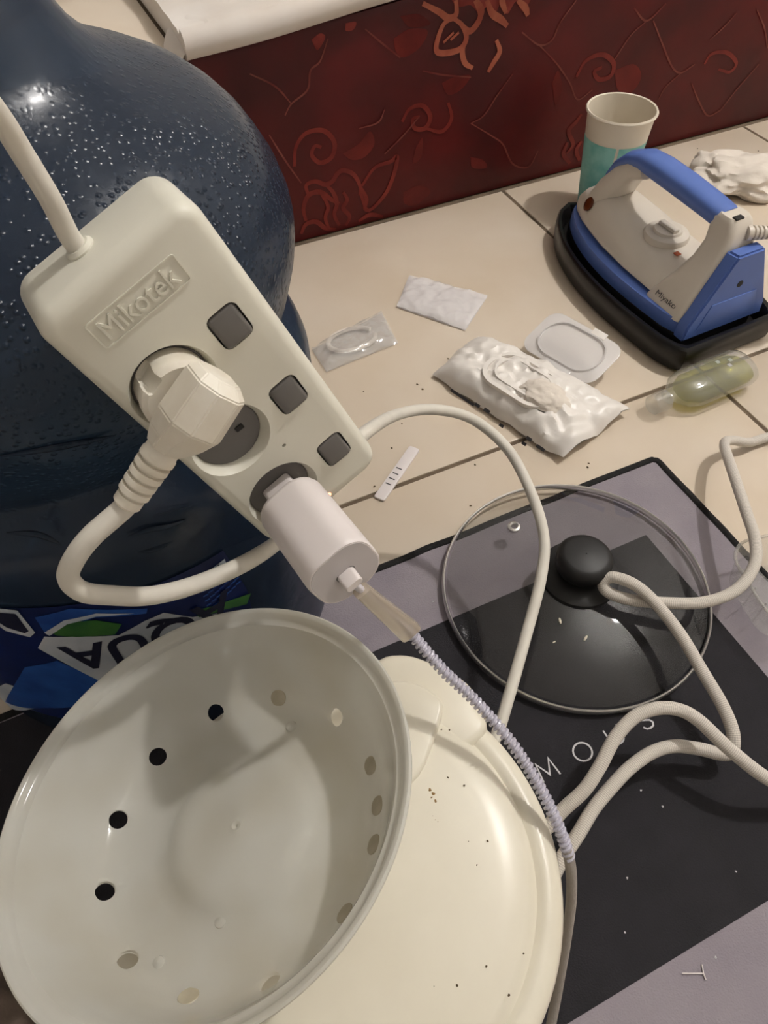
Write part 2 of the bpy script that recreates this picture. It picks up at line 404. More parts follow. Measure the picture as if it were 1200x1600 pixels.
# tiled platform behind the red face
plat = slab('floor_platform', RX0, RX1, RIS + 0.012, RY1, 0.0, PLT - 0.0018, 'grout')
ptb = rbox_bm(TW - G, TH - G, 0.006, 0.001, 2, c=(0, 0, -0.003)); pt0 = None
for i in range(-4, 7):
    for j in range(0, 4):
        cx = 0.151 + TW * (i + 0.5); cy = RIS + 0.014 + TH * (j + 0.5)
        if cx - TW / 2 < RX0 or cx + TW / 2 > RX1: continue
        if pt0 is None: pt0 = bm_obj('tile', ptb, 'tile', plat); t = pt0
        else: t = pt0.copy(); COL.objects.link(t)
        t.location = (cx, cy, PLT)
# red riser: fabric-like face, its top follows the pad above
def redtop(x): return 0.212 if x < 0.15 else min(0.212 + 0.076 * (x - 0.15), 0.2435)
xs = [RX0, -0.6, 0.0, 0.15] + [0.15 + 0.02 * k for k in range(1, 30)] + [1.0, 1.6, RX1]
V, F = [], []
for x in xs:
    wv = 0.0
    for y, z in ((RIS, 0.0), (RIS, redtop(x) - 0.006), (RIS + 0.003, redtop(x)), (RIS + 0.012, redtop(x)), (RIS + 0.012, 0.0)): V.append((x, y, z))
for i in range(len(xs) - 1):
    for k in range(5): F.append([i * 5 + k, (i + 1) * 5 + k, (i + 1) * 5 + (k + 1) % 5, i * 5 + (k + 1) % 5])
F.append([0, 1, 2, 3, 4]); F.append([(len(xs) - 1) * 5 + k for k in range(5)][::-1])
bm = bmesh.new(); vs = [bm.verts.new(v) for v in V]
for f in F: bm.faces.new([vs[k] for k in f])
riser = struct(bm_obj('wall_riser', bm, 'red'))
riser['label'] = 'dark red floral printed face below the white pad'

# ------------------------------------------------------------------ print on the riser: ribbons laid on the face
def RP(px, py): 
    p = PY(px, py, RIS); return (p.x, p.z)
def ribbons(name, strokes, mat, off=0.0004):
    V, F = [], []
    for pts, w in strokes:
        path = spline([Vector((*RP(*p), 0)) for p in pts], 8) if len(pts) > 2 else [Vector((*RP(*p), 0)) for p in pts]
        b = len(V); n = len(path); off += 0.00006
        for i, p in enumerate(path):
            t = (path[min(i + 1, n - 1)] - path[max(i - 1, 0)]).normalized(); nn = Vector((-t.y, t.x, 0))
            ww = w * 0.5 * (0.55 + 0.45 * math.sin(math.pi * min(max(i / (n - 1), 0.08), 0.92)))
            for s in (-1, 1):
                q = p + nn * (ww * s); V.append((q.x, RIS - off, max(q.y, 0.001)))
        for i in range(n - 1): F.append([b + 2 * i, b + 2 * i + 1, b + 2 * i + 3, b + 2 * i + 2])
    return mesh_obj(name, V, F, mat, riser, smooth=False)
def blobs(name, polys, mat, off=0.0003):
    V, F = [], []
    for poly in polys:
        path = spline([Vector((*RP(*p), 0)) for p in poly + [poly[0]]], 5)[:-1]
        b = len(V); V += [(q.x, RIS - off, max(q.y, 0.001)) for q in path]
        F += [[b + k for k in tri] for tri in tessellate_polygon([path])]
    return mesh_obj(name, V, F, mat, riser, smooth=False)
# lower rose beside the jug
ribbons('rose_print', [
    ([(478, 345), (474, 325), (482, 305), (500, 300), (518, 312), (530, 318)], .006),
    ([(482, 305), (478, 290), (492, 283), (508, 288), (520, 282), (526, 272), (536, 266), (552, 272), (562, 290), (562, 305)], .006),
    ([(508, 288), (520, 300), (526, 318), (522, 335), (530, 352)], .0055),
    ([(536, 300), (542, 312), (536, 325), (546, 338), (540, 352)], .0055),
    ([(562, 290), (572, 310), (570, 325), (578, 330)], .0055),
    ([(470, 365), (478, 350), (494, 346), (508, 356), (524, 358)], .006),
    ([(565, 290), (585, 262), (610, 252), (620, 245), (614, 275), (600, 305), (575, 328), (562, 300)], .0055),
    ([(560, 345), (578, 335), (598, 338)], .0055),
    ([(500, 300), (512, 322), (508, 340), (515, 360)], .005)], 'print_dim')
ribbons('scroll_print', [
    ([(460, 260), (462, 230), (478, 208), (505, 204), (522, 222), (518, 245), (500, 254), (487, 242), (492, 228), (502, 230)], .0055),
    ([(628, 190), (640, 170), (660, 165), (672, 182), (664, 200), (648, 200), (645, 186), (655, 182)], .0055),
    ([(664, 200), (690, 205), (705, 185), (700, 160)], .005),
    ([(900, 120), (915, 95), (940, 85), (958, 98), (954, 118), (936, 124), (928, 112), (940, 105)], .006),
    ([(1100, 100), (1112, 84), (1135, 82), (1150, 98), (1140, 112), (1122, 108)], .005),
    ([(885, 240), (895, 225), (888, 205), (900, 190), (908, 178)], .006),
    ([(890, 255), (880, 240), (886, 222)], .006), ([(905, 250), (900, 235), (908, 220)], .006)], 'print_dim')
blobs('leaf_print', [
    [(535, 240), (560, 225), (578, 205), (585, 225), (570, 245), (550, 250)],
    [(630, 300), (655, 290), (672, 300), (650, 320), (632, 318)],
    [(735, 245), (755, 250), (760, 262), (738, 262)],
    [(650, 230), (660, 215), (658, 245), (645, 255)],
    [(862, 130), (872, 110), (878, 140), (868, 165)],
    [(960, 110), (990, 100), (1002, 120), (985, 145), (965, 140)],
    [(690, 130), (710, 120), (735, 118), (720, 140), (700, 148)],
    [(615, 60), (640, 45), (668, 48), (655, 75), (630, 90), (618, 80)],
    [(625, 25), (655, 22), (672, 38), (640, 42)]], 'print_leaf')
blobs('petal_print', [
    [(690, -40), (760, -45), (830, -30), (832, -8), (816, 18), (806, 2), (792, 22), (782, 6), (772, 24), (762, 10), (748, 20), (735, 8), (715, 10), (700, -10)],
    [(486, 62), (500, 52), (508, 58), (496, 78)], [(540, 36), (556, 34), (552, 46), (540, 48)]], 'print_petal', 0.00045)
ribbons('blossom_print', [
    ([(660, 5), (685, 18), (700, 28), (712, 22), (712, 0)], .007),
    ([(705, 28), (690, 42), (682, 80), (715, 78), (728, 60), (722, 40), (708, 28)], .0065),
    ([(722, 40), (735, 48), (750, 25), (742, 0)], .007),
    ([(728, 60), (722, 80), (726, 98), (738, 106)], .0065),
    ([(775, 62), (780, 80), (770, 98), (762, 112)], .0065),
    ([(760, 0), (768, 20), (782, 30), (792, 40)], .008),
    ([(790, 20), (784, 0), (790, -20)], .007), ([(808, 0), (820, 12), (824, 24)], .0075),
    ([(745, 0), (752, 15), (750, 30)], .006), ([(692, 66), (708, 50)], .004), ([(703, 62), (716, 50)], .004)], 'print_bright', 0.0007)
ribbons('vein_print', [
    ([(512, 60), (500, 95), (485, 110), (480, 140), (455, 162), (445, 180)], .0022),
    ([(570, 45), (600, 70), (625, 90)], .002), ([(390, 115), (430, 135), (455, 162)], .002),
    ([(900, 0), (875, 35), (862, 62), (842, 70), (815, 50)], .0024), ([(842, 70), (870, 100), (890, 130), (902, 155), (925, 140)], .002),
    ([(990, 12), (1010, 32), (1040, 5)], .0024), ([(1010, 32), (985, 55), (960, 92)], .002), ([(1020, 32), (1035, 70), (1050, 105), (1064, 113), (1085, 100)], .0024),
    ([(1064, 113), (1040, 135), (1028, 155)], .002), ([(1080, 130), (1090, 155), (1105, 180), (1125, 172)], .0022), ([(1125, 172), (1150, 140), (1185, 100)], .002),
    ([(1108, 62), (1130, 42), (1150, 20)], .002), ([(1182, 15), (1194, 45), (1198, 75)], .002),
    ([(800, 115), (775, 150), (755, 180), (735, 192)], .002), ([(735, 192), (768, 212), (785, 225), (800, 255), (825, 260), (840, 235)], .0022),
    ([(735, 120), (690, 116), (660, 110)], .002), ([(420, 210), (445, 250), (470, 285)], .002), ([(600, 240), (630, 210), (655, 180)], .002),
    ([(560, 200), (590, 190), (600, 170)], .002)], 'print_vein', 0.0006)

# ================================================================== THINGS
# ------------------------------------------------------------------ lamp that lights the place
t = thing('ceiling_lamp', 'round glowing bulb on a white ceiling holder', 'lamp', (LAMP[0], LAMP[1], LAMP[2]))
V, F = lathe([(0.02, RZ - LAMP[2]), (0.05, RZ - LAMP[2]), (0.05, RZ - LAMP[2] - 0.02), (0.022, RZ - LAMP[2] - 0.04), (0.022, 0.06), (0.016, LAMP_R - 0.004)], 24)
mesh_obj('holder', V, F, 'ironwhite', t)
prof = [(max(LAMP_R * math.sin(math.pi * k / 12), 0.0005), -LAMP_R * math.cos(math.pi * k / 12)) for k in range(13)]
V, F = lathe(prof, 24); mesh_obj('bulb', V, F, 'bulb', t)

# ------------------------------------------------------------------ white pad on the platform
t = thing('white_pad', 'white padded sheet with a rolled edge on the red-faced platform', 'bedding', (0.6, 1.0, PLT))
NX, NY = 90, 50
V, F = [], []
X0, X1, Y0, Y1 = 0.152, 1.25, 0.762, 1.55
def padz(x): return redtop(x) + 0.002
secs = []
for i in range(NX + 1):
    u = i / NX; x = X0 + (X1 - X0) * u ** 1.35
    zb = padz(x); yf = Y0 + 0.004 * math.sin(x * 21)
    col = []
    for k in range(9):      # rolled front edge
        a = -math.pi / 2 - math.pi * k / 8
        col.append((x, yf + 0.013 + 0.013 * math.cos(a), zb + 0.013 + 0.013 * math.sin(a)))
    for j in range(1, NY + 1):
        vv = j / NY; y = yf + 0.016 + (Y1 - yf - 0.016) * vv ** 1.4
        n = noise.noise(Vector((x * 14, y * 14, 0))) * 0.006 + noise.noise(Vector((x * 40, y * 40, 3))) * 0.002
        edge = min(1, vv * 12)
        col.append((x, y, zb + 0.024 + n * edge - 0.004 * (1 if j == 1 else 0)))
    col.append((x, Y1, zb))
    secs.append(col)
V, F = loft(secs)
mesh_obj('pad', V, F, 'sheet', t, True, True)
# lifted corner of a thin sheet at the near end
V, F = [], []
for i in range(13):
    for j in range(11):
        u, v = i / 12, j / 10
        x = X0 + 0.03 - 0.035 * u; y = Y0 + 0.006 + 0.10 * v
        z = PLT + 0.024 * (1 - u) ** 0.6 + 0.0015 + 0.012 * math.exp(-((v - 0.45) / 0.2) ** 2) * u * (1 - u) * 2 + 0.004 * math.sin(v * 9) * (1 - u) * 0.4
        V.append((x - 0.008 * math.sin(v * 5) * u, y, z))
for i in range(12):
    for j in range(10): F.append([i * 11 + j, (i + 1) * 11 + j, (i + 1) * 11 + j + 1, i * 11 + j + 1])
mesh_obj('loose_corner', V, F, 'sheet', t, True, True)

# ------------------------------------------------------------------ metal rack, far on the platform
p = PZ(85, 2, PLT)
t = thing('metal_rack', 'brown metal rack rails on the tiled platform behind the water bottle', 'rack', (p.x, p.y, PLT))
d = (PZ(118, 0, PLT) - PZ(66, 32, PLT)).normalized()
nrm = Vector((-d.y, d.x, 0))
for k in range(4):
    c = p + nrm * (0.012 * k) + Vector((0, 0, 0.006))
    tube_obj('rail', [c - d * 0.10, c, c + d * 0.12], 0.0035, 'metal', t, 8)
for s in (-0.09, 0.11):
    tube_obj('crossbar', [p + d * s + Vector((0, 0, 0.0025)), p + d * s + nrm * 0.036 + Vector((0, 0, 0.0025))], 0.0025, 'metal', t, 8)

# ------------------------------------------------------------------ printed desk mat
MX0, MX1, MY0, MY1, MZ = -0.42, 0.406, -0.085, 0.302, 0.003
t = thing('desk_mat', 'grey fabric desk mat with a black printed panel and black bound edge', 'mat', (MX0, MY0, 0))
bm_obj('mat_base', prism_bm(rrect(MX1 - MX0, MY1 - MY0, 0.004, 3, (MX0 + MX1) / 2, (MY0 + MY1) / 2), 0.0002, MZ, 0.0008), 'matgrey', t, True, True)
bm_obj('print_and_shade_panel', prism_bm([(-0.40, -0.017), (0.345, -0.017), (0.345, 0.236), (-0.02, 0.236), (-0.02, 0.2985), (-0.40, 0.2985)], MZ, MZ + 0.0002), 'matblack', t, False, True)  # black print, plus a rear-left step blacked in for the shade there
ring = [Vector((x, y, 0.0024)) for x, y in rrect(MX1 - MX0, MY1 - MY0, 0.006, 5, (MX0 + MX1) / 2, (MY0 + MY1) / 2)]
dens = []
for i in range(len(ring)):
    a, b = ring[i], ring[(i + 1) % len(ring)]; m = max(1, int((b - a).length / 0.02))
    dens += [a.lerp(b, k / m) + Vector((random.uniform(-.0006, .0006), random.uniform(-.0006, .0006), 0)) for k in range(m)]
dens.append(dens[0])
V, F, UV = tube(dens, 0.0032, 8); V = [Vector((v.x, v.y, 0.0004 + (v.z + 0.0008) * 0.72)) for v in V]
mesh_obj('edge_binding', V, F, 'stitch', t, True, True)
CX = [0.1645, 0.1930, 0.2195, 0.2450]
FONT_STROKES = {
    'M': [[(0, 0), (0.12, 1), (0.5, 0.22), (0.88, 1), (1, 0)]],
    'O': [[(0.5 + 0.5 * math.cos(a), 0.5 + 0.5 * math.sin(a)) for a in [2 * math.pi * k / 24 for k in range(25)]]],
    'U': [[(0, 1), (0, 0.35)] + [(0.5 - 0.5 * math.cos(a), 0.35 - 0.35 * math.sin(a)) for a in [math.pi * k / 10 for k in range(1, 10)]] + [(1, 0.35), (1, 1)]],
    'S': [[(0.92, 0.8), (0.75, 0.96), (0.5, 1), (0.2, 0.93), (0.08, 0.75), (0.2, 0.58), (0.5, 0.5), (0.82, 0.4), (0.95, 0.22), (0.8, 0.05), (0.5, 0), (0.22, 0.04), (0.04, 0.2)]],
    'E': [[(0.95, 1), (0, 1), (0, 0), (0.95, 0)], [(0, 0.5), (0.85, 0.5)]]}
for ch, cx, w in zip('MOUS', CX, (.0130, .0130, .0105, .0092)):
    V, F = [], []; h = 0.0125; th = 0.0006
    for st in FONT_STROKES[ch]:
        P = [Vector((cx + (x - 0.5) * w, 0.1065 + (y - 0.5) * h, MZ + 0.00035)) for x, y in st]; b = len(V); n = len(P)
        for i, q in enumerate(P):
            a = (P[i] - P[i - 1]).normalized() if i else (P[1] - P[0]).normalized()
            c2 = (P[i + 1] - P[i]).normalized() if i < n - 1 else a
            tt = (a + c2); tt = tt.normalized() if tt.length > 0.3 else a
            nn = Vector((-tt.y, tt.x, 0)); k = min(1 / max(abs(nn.dot(Vector((-a.y, a.x, 0)))), 0.35), 2.2)
            V += [q + nn * th * k, q - nn * th * k]
        F += [[b + 2 * i, b + 2 * i + 1, b + 2 * i + 3, b + 2 * i + 2] for i in range(n - 1)]
    o = mesh_obj('letter', V, F, 'ink', t, False, True); o['label'] = 'pale printed letter ' + ch

# ------------------------------------------------------------------ big water bottle
JC = Vector((-0.030, 0.359, 0.0034)); JR = 0.1355
t = thing('water_bottle', 'large blue plastic refill water bottle standing behind the power strip', 'bottle', JC)
prof = [(0.0005, 0.012), (0.06, 0.012), (0.085, 0.006), (0.105, 0.0), (0.122, 0.003), (0.131, 0.012), (0.1345, 0.03), (0.1352, 0.06),
        (0.1352, 0.2), (0.1356, 0.212), (0.1352, 0.224), (0.133, 0.232), (0.1285, 0.2395), (0.123, 0.245), (0.1205, 0.2495), (0.1205, 0.253), (0.1225, 0.257), (0.125, 0.263),
        (0.1285, 0.272), (0.1312, 0.281), (0.1335, 0.2895), (0.135, 0.299), (0.1352, 0.306), (0.1345, 0.3125), (0.131, 0.324), (0.1265, 0.333), (0.121, 0.342), (0.114, 0.350), (0.105, 0.3575),
        (0.094, 0.3635), (0.083, 0.3685), (0.073, 0.3735), (0.065, 0.379), (0.0585, 0.386), (0.054, 0.394), (0.050, 0.402), (0.045, 0.41), (0.038, 0.418), (0.031, 0.426), (0.0275, 0.434), (0.027, 0.462)]
jug = mesh_obj('body', *lathe(prof, 96, True, False), 'jug', t)
ip = [(max(r - 0.0025, 0.0004), z) for r, z in prof[::-1]]
mesh_obj('neck_ring', *lathe([(0.0275, 0.445), (0.0325, 0.446), (0.0325, 0.45), (0.0275, 0.451)], 48, False, False), 'jug', t)
mesh_obj('cap', *lathe([(0.0275, 0.452), (0.0295, 0.453), (0.0295, 0.476), (0.027, 0.48), (0.0005, 0.48)], 48, True, False), 'white', t)
# dents and creases in the lower body
crease = []
def jc_hit(px, py, R):
    r = ray(px, py); ox, oy = CAM.x - JC.x, CAM.y - JC.y; A = r.x ** 2 + r.y ** 2; B = r.x * ox + r.y * oy; C = ox * ox + oy * oy - R * R
    D = B * B - A * C
    if D < 0: D = 0
    k = (-B - math.sqrt(D)) / A; q = CAM + r * k
    return math.atan2(q.x - JC.x, -(q.y - JC.y)), q.z - JC.z
def on_jug(th, z, R): return Vector((R * math.sin(th), -R * math.cos(th), z))
def cyl_bm(bm, R):
    """flat (theta*JR, z) sheet -> wrapped on the bottle"""
    x0 = min(v.co.x for v in bm.verts); x1 = max(v.co.x for v in bm.verts); st = JR * math.radians(2.5)
    x = x0 + st
    while x < x1:
        bmesh.ops.bisect_plane(bm, geom=bm.verts[:] + bm.edges[:] + bm.faces[:], plane_co=(x, 0, 0), plane_no=(1, 0, 0)); x += st
    for v in bm.verts: v.co = on_jug(v.co.x / JR, v.co.y, R)
    return bm
def label_poly(name, pts, mat, lift, parent, raw=False):
    q = [((a[0] * JR, a[1]) if raw else (lambda h: (h[0] * JR, h[1]))(jc_hit(*a, JR))) for a in pts]
    bm = bmesh.new(); vs = [bm.verts.new((x, y, 0)) for x, y in q]
    for tri in tessellate_polygon([[Vector((x, y, 0)) for x, y in q]]): bm.faces.new([vs[k] for k in tri])
    return bm_obj(name, cyl_bm(bm, JR + lift), mat, parent, True)
rd = math.radians
lab = label_poly('label', [(rd(-80), 0.062), (rd(20.5), 0.062), (rd(21.5), 0.145), (rd(18.8), 0.19), (rd(0), 0.193), (rd(-27), 0.199), (rd(-80), 0.199)], 'lab_navy', 0.0006, t, True)
lab['label'] = 'blue mountain label, printed upside down'
label_poly('streak_print', [(55, 962), (110, 948), (160, 950), (230, 948), (228, 956), (150, 962), (110, 975), (70, 985)], 'lab_blue', 0.0010, lab)
label_poly('streak_print', [(70, 985), (100, 966), (150, 955), (210, 955), (150, 960), (105, 972), (78, 990)], 'lab_white', 0.0013, lab)
label_poly('hill_print', [(80, 985), (110, 968), (150, 966), (190, 972), (180, 988), (120, 992), (90, 990)], 'lab_green', 0.0012, lab)
label_poly('hill_print', [(300, 952), (330, 945), (360, 935), (390, 925), (384, 942), (350, 950), (310, 962)], 'lab_green', 0.0012, lab)
label_poly('mountain_print', [(60, 1010), (70, 992), (120, 992), (185, 990), (225, 968), (255, 955), (300, 962), (345, 955), (340, 1030), (250, 1080), (165, 1066), (110, 1038)], 'lab_white', 0.0010, lab)
label_poly('foam_print', [(10, 1095), (40, 1040), (90, 1030), (160, 1060), (130, 1100), (70, 1104)], 'lab_blue', 0.0009, lab)
label_poly('badge_print', [(-8, 946), (28, 950), (56, 985), (48, 992), (10, 982), (-8, 968)], 'lab_white', 0.0013, lab)
label_poly('badge_print', [(-6, 952), (26, 955), (46, 982), (40, 985), (12, 976), (-6, 964)], 'lab_ink', 0.0016, lab)
label_poly('grey_print', [(-30, 1085), (10, 1066), (30, 1072), (58, 1104), (20, 1106), (-40, 1106)], 'lab_white', 0.0008, lab)
# logo letters, upside down on the upright bottle
V, F = text_geo('AQUA', 1.0, 0.0, 0.022)
V = fit_text(V, rd(-21.5) * JR, rd(17) * JR, 0.133, 0.165)
cx = (rd(-21.5) + rd(17)) * JR / 2; cy = 0.149
for nm, grow, mat, lift in (('logo_outline', 0.0022, 'lab_ink', 0.0014), ('logo', 0.0, 'lab_white', 0.0019), ('logo', -0.001, 'lab_ink', 0.0022)):
    if nm == 'logo' and grow == 0.0: 
        continue
    bm = bmesh.new(); vs = [bm.verts.new((2 * cx - v.x, 2 * cy - v.y, 0)) for v in V]
    for f in F:
        try: bm.faces.new([vs[k] for k in f])
        except ValueError: pass
    bm_obj(nm, cyl_bm(bm, JR + lift), mat, lab, True)
    if nm == 'logo_outline': break
bar = label_poly('barcode_sticker', [(268, 935), (268, 925), (349, 871), (353, 884), (288, 932)], 'lab_white', 0.0012, lab)
h0, h1 = jc_hit(272, 932, JR), jc_hit(345, 884, JR)
V, F = [], []
for k in range(26):
    if random.random() < 0.2: continue
    f0 = k / 26; f1 = f0 + random.choice((0.012, 0.02, 0.026))
    b = len(V)
    for f_, s in ((f0, 0), (f1, 0), (f1, 1), (f0, 1)):
        V.append(on_jug(h0[0] + (h1[0] - h0[0]) * f_, h0[1] + (h1[1] - h0[1]) * f_ + s * 0.0055 - 0.0005, JR + 0.0016))
    F.append([b, b + 1, b + 2, b + 3])
mesh_obj('barcode', V, F, 'lab_ink', lab, False)
V, F = [], []
h0, h1 = jc_hit(318, 935, JR), jc_hit(372, 900, JR)
for rr in range(5):
    for k in range(7):
        b = len(V); th = h0[0] + (h1[0] - h0[0]) * k / 7; z = h0[1] + 0.007 - rr * 0.0045 + 0.001 * k
        for dx, dz in ((0, 0), (rd(1.1 + 0.5 * random.random()), 0), (rd(1.1), 0.0012), (0, 0.0012)): V.append(on_jug(th + dx, z + dz, JR + 0.0012))
        F.append([b, b + 1, b + 2, b + 3])
mesh_obj('fine_print', V, F, 'lab_blue', lab, False)
# soft ridges pressed into the plastic above the label
for pts in ([(200, 838), (230, 828), (262, 822), (290, 812)], [(215, 862), (240, 858), (270, 845)], [(10, 832), (60, 835), (95, 850)], [(240, 805), (300, 790)], [(0, 712), (80, 700), (180, 680)], [(30, 560), (32, 580)]):
    path = [on_jug(*jc_hit(*q, 0.135), 0.1352) for q in pts]
    if len(path) > 2: path = spline(path, 6)
    tube_obj('pressed_ridge', path, lambda f: 0.0003 + 0.0011 * math.sin(math.pi * min(max(f, 0), 1)), 'jug', t, 8, False)

# ------------------------------------------------------------------ power strip
S = 0.8
a_ = Vector((0.38230649, -0.06175994, -0.92429494)).normalized()
b_ = Vector((0.91640093, 0.15605331, 0.36858488)); b_ = (b_ - a_ * a_.dot(b_)).normalized()
n_ = a_.cross(b_)
SCN = CAM + S * (Vector((0.04284228, 0.24879593, 0.26445085)) - CAM)
SM = Matrix(((b_.x, -a_.x, n_.x, SCN.x), (b_.y, -a_.y, n_.y, SCN.y), (b_.z, -a_.z, n_.z, SCN.z), (0, 0, 0, 1)))
SW, SL, ST = 0.0762 * S, 0.1805 * S, 0.031
SI = SM.inverted()
def SP(px, py, h=0.0):
    """pixel -> strip coordinates on the plane h above the front face"""
    o = SI @ CAM; d = (SI.to_3x3() @ ray(px, py)); k = (h - o.z) / d.z; q = o + d * k; return Vector((q.x, q.y, h))
def SWp(x, y, z): return SM @ Vector((x, y, z))
strip = thing('power_strip', 'ivory three-socket power strip with grey switches leaning on the blue bottle', 'power strip', matrix=SM)
def housing_bm():
    secs = []
    for ins, z in ((0.004, -ST), (0.0012, -ST + 0.0012), (0.0, -ST + 0.004), (0.0, -0.0055), (0.0003, -0.0040), (0.0011, -0.0020), (0.0024, -0.0007), (0.0044, 0.0)):
        secs.append([(x, y, z) for x, y in rrect(SW - 2 * ins, SL - 2 * ins, max(0.0085 - ins, 0.003), 7)])
    V, F = loft(secs); bm = bmesh.new(); vs = [bm.verts.new(v) for v in V]
    for f in F: bm.faces.new([vs[k] for k in f])
    return bm
body = bm_obj('housing', housing_bm(), 'strip', strip)
sock = [SP(274, 606), SP(362, 689), SP(444, 772)]
swc = [SP(360, 510), SP(451, 617), SP(522, 702)]
RD, RR = 0.0134, 0.0158
cutters = []
for q in sock:
    V, F = lathe([(RR, 0.004), (RR, 0.0), (RD + 0.0003, -0.004), (RD + 0.0003, -0.008)][::-1], 40)
    cutters.append(mesh_obj('cutter', V, F, 'dark', strip)); cutters[-1].location = q
SWW, SWL = 0.0112, 0.0138
for q in swc:
    c = bm_obj('cutter', prism_bm(rrect(SWW + 0.0012, SWL + 0.0012, 0.003, 4), -0.007, 0.004), 'dark', strip); c.location = q; cutters.append(c)
q = SP(444, 696); c = mesh_obj('cutter', *lathe([(0.0008, -0.004), (0.0008, 0.003)], 10), 'dark', strip); c.location = q; cutters.append(c)
bpy.context.view_layer.update()
cut(body, cutters)
for k, q in enumerate(sock):
    so = mesh_obj('socket', *lathe([(0.0005, -0.0045), (RD, -0.0045), (RD, -0.0075), (0.0005, -0.0075)][::-1], 40), 'gray', strip); so.location = q
    nb = bm_obj('earth_notch', rbox_bm(0.0034, 0.0024, 0.0006, 0.0002, 1, c=(0.0052, -0.0012, -0.0043)), 'dark', so)
for q in swc:
    sw_ = thing_bm = bm_obj('switch', rbox_bm(SWW, SWL, 0.006, 0.0016, 3, c=(0, 0, -0.0022)), 'gray', strip); sw_.location = q
    sw_.rotation_euler = (math.radians(-6), 0, 0)
led = mesh_obj('indicator_light', *lathe([(0.0011, -0.001), (0.0011, 0.0001), (0.0006, 0.0004), (0.0001, 0.0005)], 14), 'led', strip); led.location = SP(514, 773)
# embossed name plate
pa, pb, pc_ = SP(150, 560), SP(298, 420), SP(133, 527)
fx0, fx1 = SP(150, 545).x, SP(296, 408).x
fy = SP(222, 480).y
fw, fh = 0.0345, 0.0105
fcx = SP(217, 472).x; fcy = SP(217, 472).y
outer = rrect(fw, fh, 0.0012, 3, fcx, fcy); inner = rrect(fw - 0.0009, fh - 0.0009, 0.0009, 3, fcx, fcy)
V = [(x, y, -0.0004) for x, y in outer] + [(x, y, 0.0004) for x, y in outer] + [(x, y, 0.0004) for x, y in inner] + [(x, y, -0.0004) for x, y in inner]
n = len(outer); F = []
for r_ in range(3):
    for k in range(n): F.append([r_ * n + k, r_ * n + (k + 1) % n, (r_ + 1) * n + (k + 1) % n, (r_ + 1) * n + k])
mesh_obj('name_frame', V, F, 'strip', strip, False)
V, F = text_geo('Mikotek', 0.01, 0.0004)
V = fit_text(V, fcx - 0.0142, fcx + 0.0142, fcy - 0.0034, fcy + 0.0036)
mesh_obj('embossed_name', [(v.x, v.y, v.z + 0.0003) for v in V], F, 'strip', strip, False)
# supply cord from the top end
cp = SP(122, 385, -ST * 0.55)
top_y = SL / 2
ex = SWp(cp.x, top_y, -ST * 0.55)
mesh_obj('cord_grommet', *[*(lambda VF: (xf(VF[0], Matrix.Translation((cp.x, top_y - 0.002, -ST * 0.55)) @ Matrix.Rotation(-math.pi / 2, 4, 'X')), VF[1]))(lathe([(0.0048, 0.0), (0.0048, 0.0026), (0.0038, 0.0036)], 20))], 'strip', strip)
def PD(px, py, dist):
    r = ray(px, py); return CAM + r * (dist / FPX)        # dist measured along the optical axis
dex = (ex - CAM).dot(Vector(RW[:, 2]))
pth = [ex - (SWp(0, 1, 0) - SWp(0, 0, 0)) * 0.004, ex + (SWp(0, 1, 0) - SWp(0, 0, 0)) * 0.004, PD(78, 310, dex * 0.93), PD(35, 240, dex * 0.88), PD(0, 185, dex * 0.83), PD(-60, 110, dex * 0.76), PD(-130, 40, dex * 0.70), PD(-260, -40, dex * 0.66)]
tube_obj('supply_cord', spline(pth, 10), 0.0032, 'cord', strip, 14)

# ------------------------------------------------------------------ plug and cord of the cooker
pq = sock[0]
pe = Vector((-1.0, -0.34, 0)).normalized()          # cable leaves the plug this way, in strip coordinates
ps = Vector((-pe.y, pe.x, 0))
PM = SM @ Matrix(((pe.x, ps.x, 0, pq.x), (pe.y, ps.y, 0, pq.y), (0, 0, 1, 0), (0, 0, 0, 1)))
plug_cord = thing('mains_cable', 'thick white cord with a moulded plug in the top socket, feeding the rice cooker', 'cable', matrix=PM)
fl = mesh_obj('plug_base', *lathe([(0.0005, -0.0042), (0.0128, -0.0042), (0.0128, 0.0015), (0.0135, 0.003), (0.0135, 0.0065), (0.012, 0.0082), (0.0005, 0.0082)], 40), 'plug', plug_cord)
cs = []
for sy in (-1, 1):
    c = bm_obj('cutter', rbox_bm(0.007, 0.006, 0.02, 0.0008, 1, c=(0.0, sy * 0.0135, 0.006)), 'dark', plug_cord); cs.append(c)
bpy.context.view_layer.update(); cut(fl, cs)
def sect(x, w, z0, z1, c=0.35):
    cw, cz = w * c, (z1 - z0) * c * 0.8
    return [(x, -w / 2 + cw, z0), (x, w / 2 - cw, z0), (x, w / 2, z0 + cz), (x, w / 2, z1 - cz), (x, w / 2 - cw, z1), (x, -w / 2 + cw, z1), (x, -w / 2, z1 - cz), (x, -w / 2, z0 + cz)]
V, F = loft([sect(-0.0155, 0.013, 0.0105, 0.0235, 0.25), sect(-0.0125, 0.0185, 0.008, 0.0285, 0.28), sect(0.0035, 0.0195, 0.0075, 0.0290, 0.28), sect(0.0105, 0.0165, 0.0075, 0.0245, 0.26), sect(0.0165, 0.0115, 0.0085, 0.0195, 0.3)])
bm = bmesh.new(); vs = [bm.verts.new(v) for v in V]
for f in F: bm.faces.new([vs[k] for k in f])
bmesh.ops.recalc_face_normals(bm, faces=bm.faces); bmesh.ops.bevel(bm, geom=list(bm.edges), offset=0.0005, segments=2, affect='EDGES')
pb_ = bm_obj('plug_body', bm, 'plug', plug_cord, False)
bm_obj('raised_block', rbox_bm(0.0095, 0.0085, 0.008, 0.0008, 2, c=(0.002, 0.0092, 0.0135)), 'plug', plug_cord)
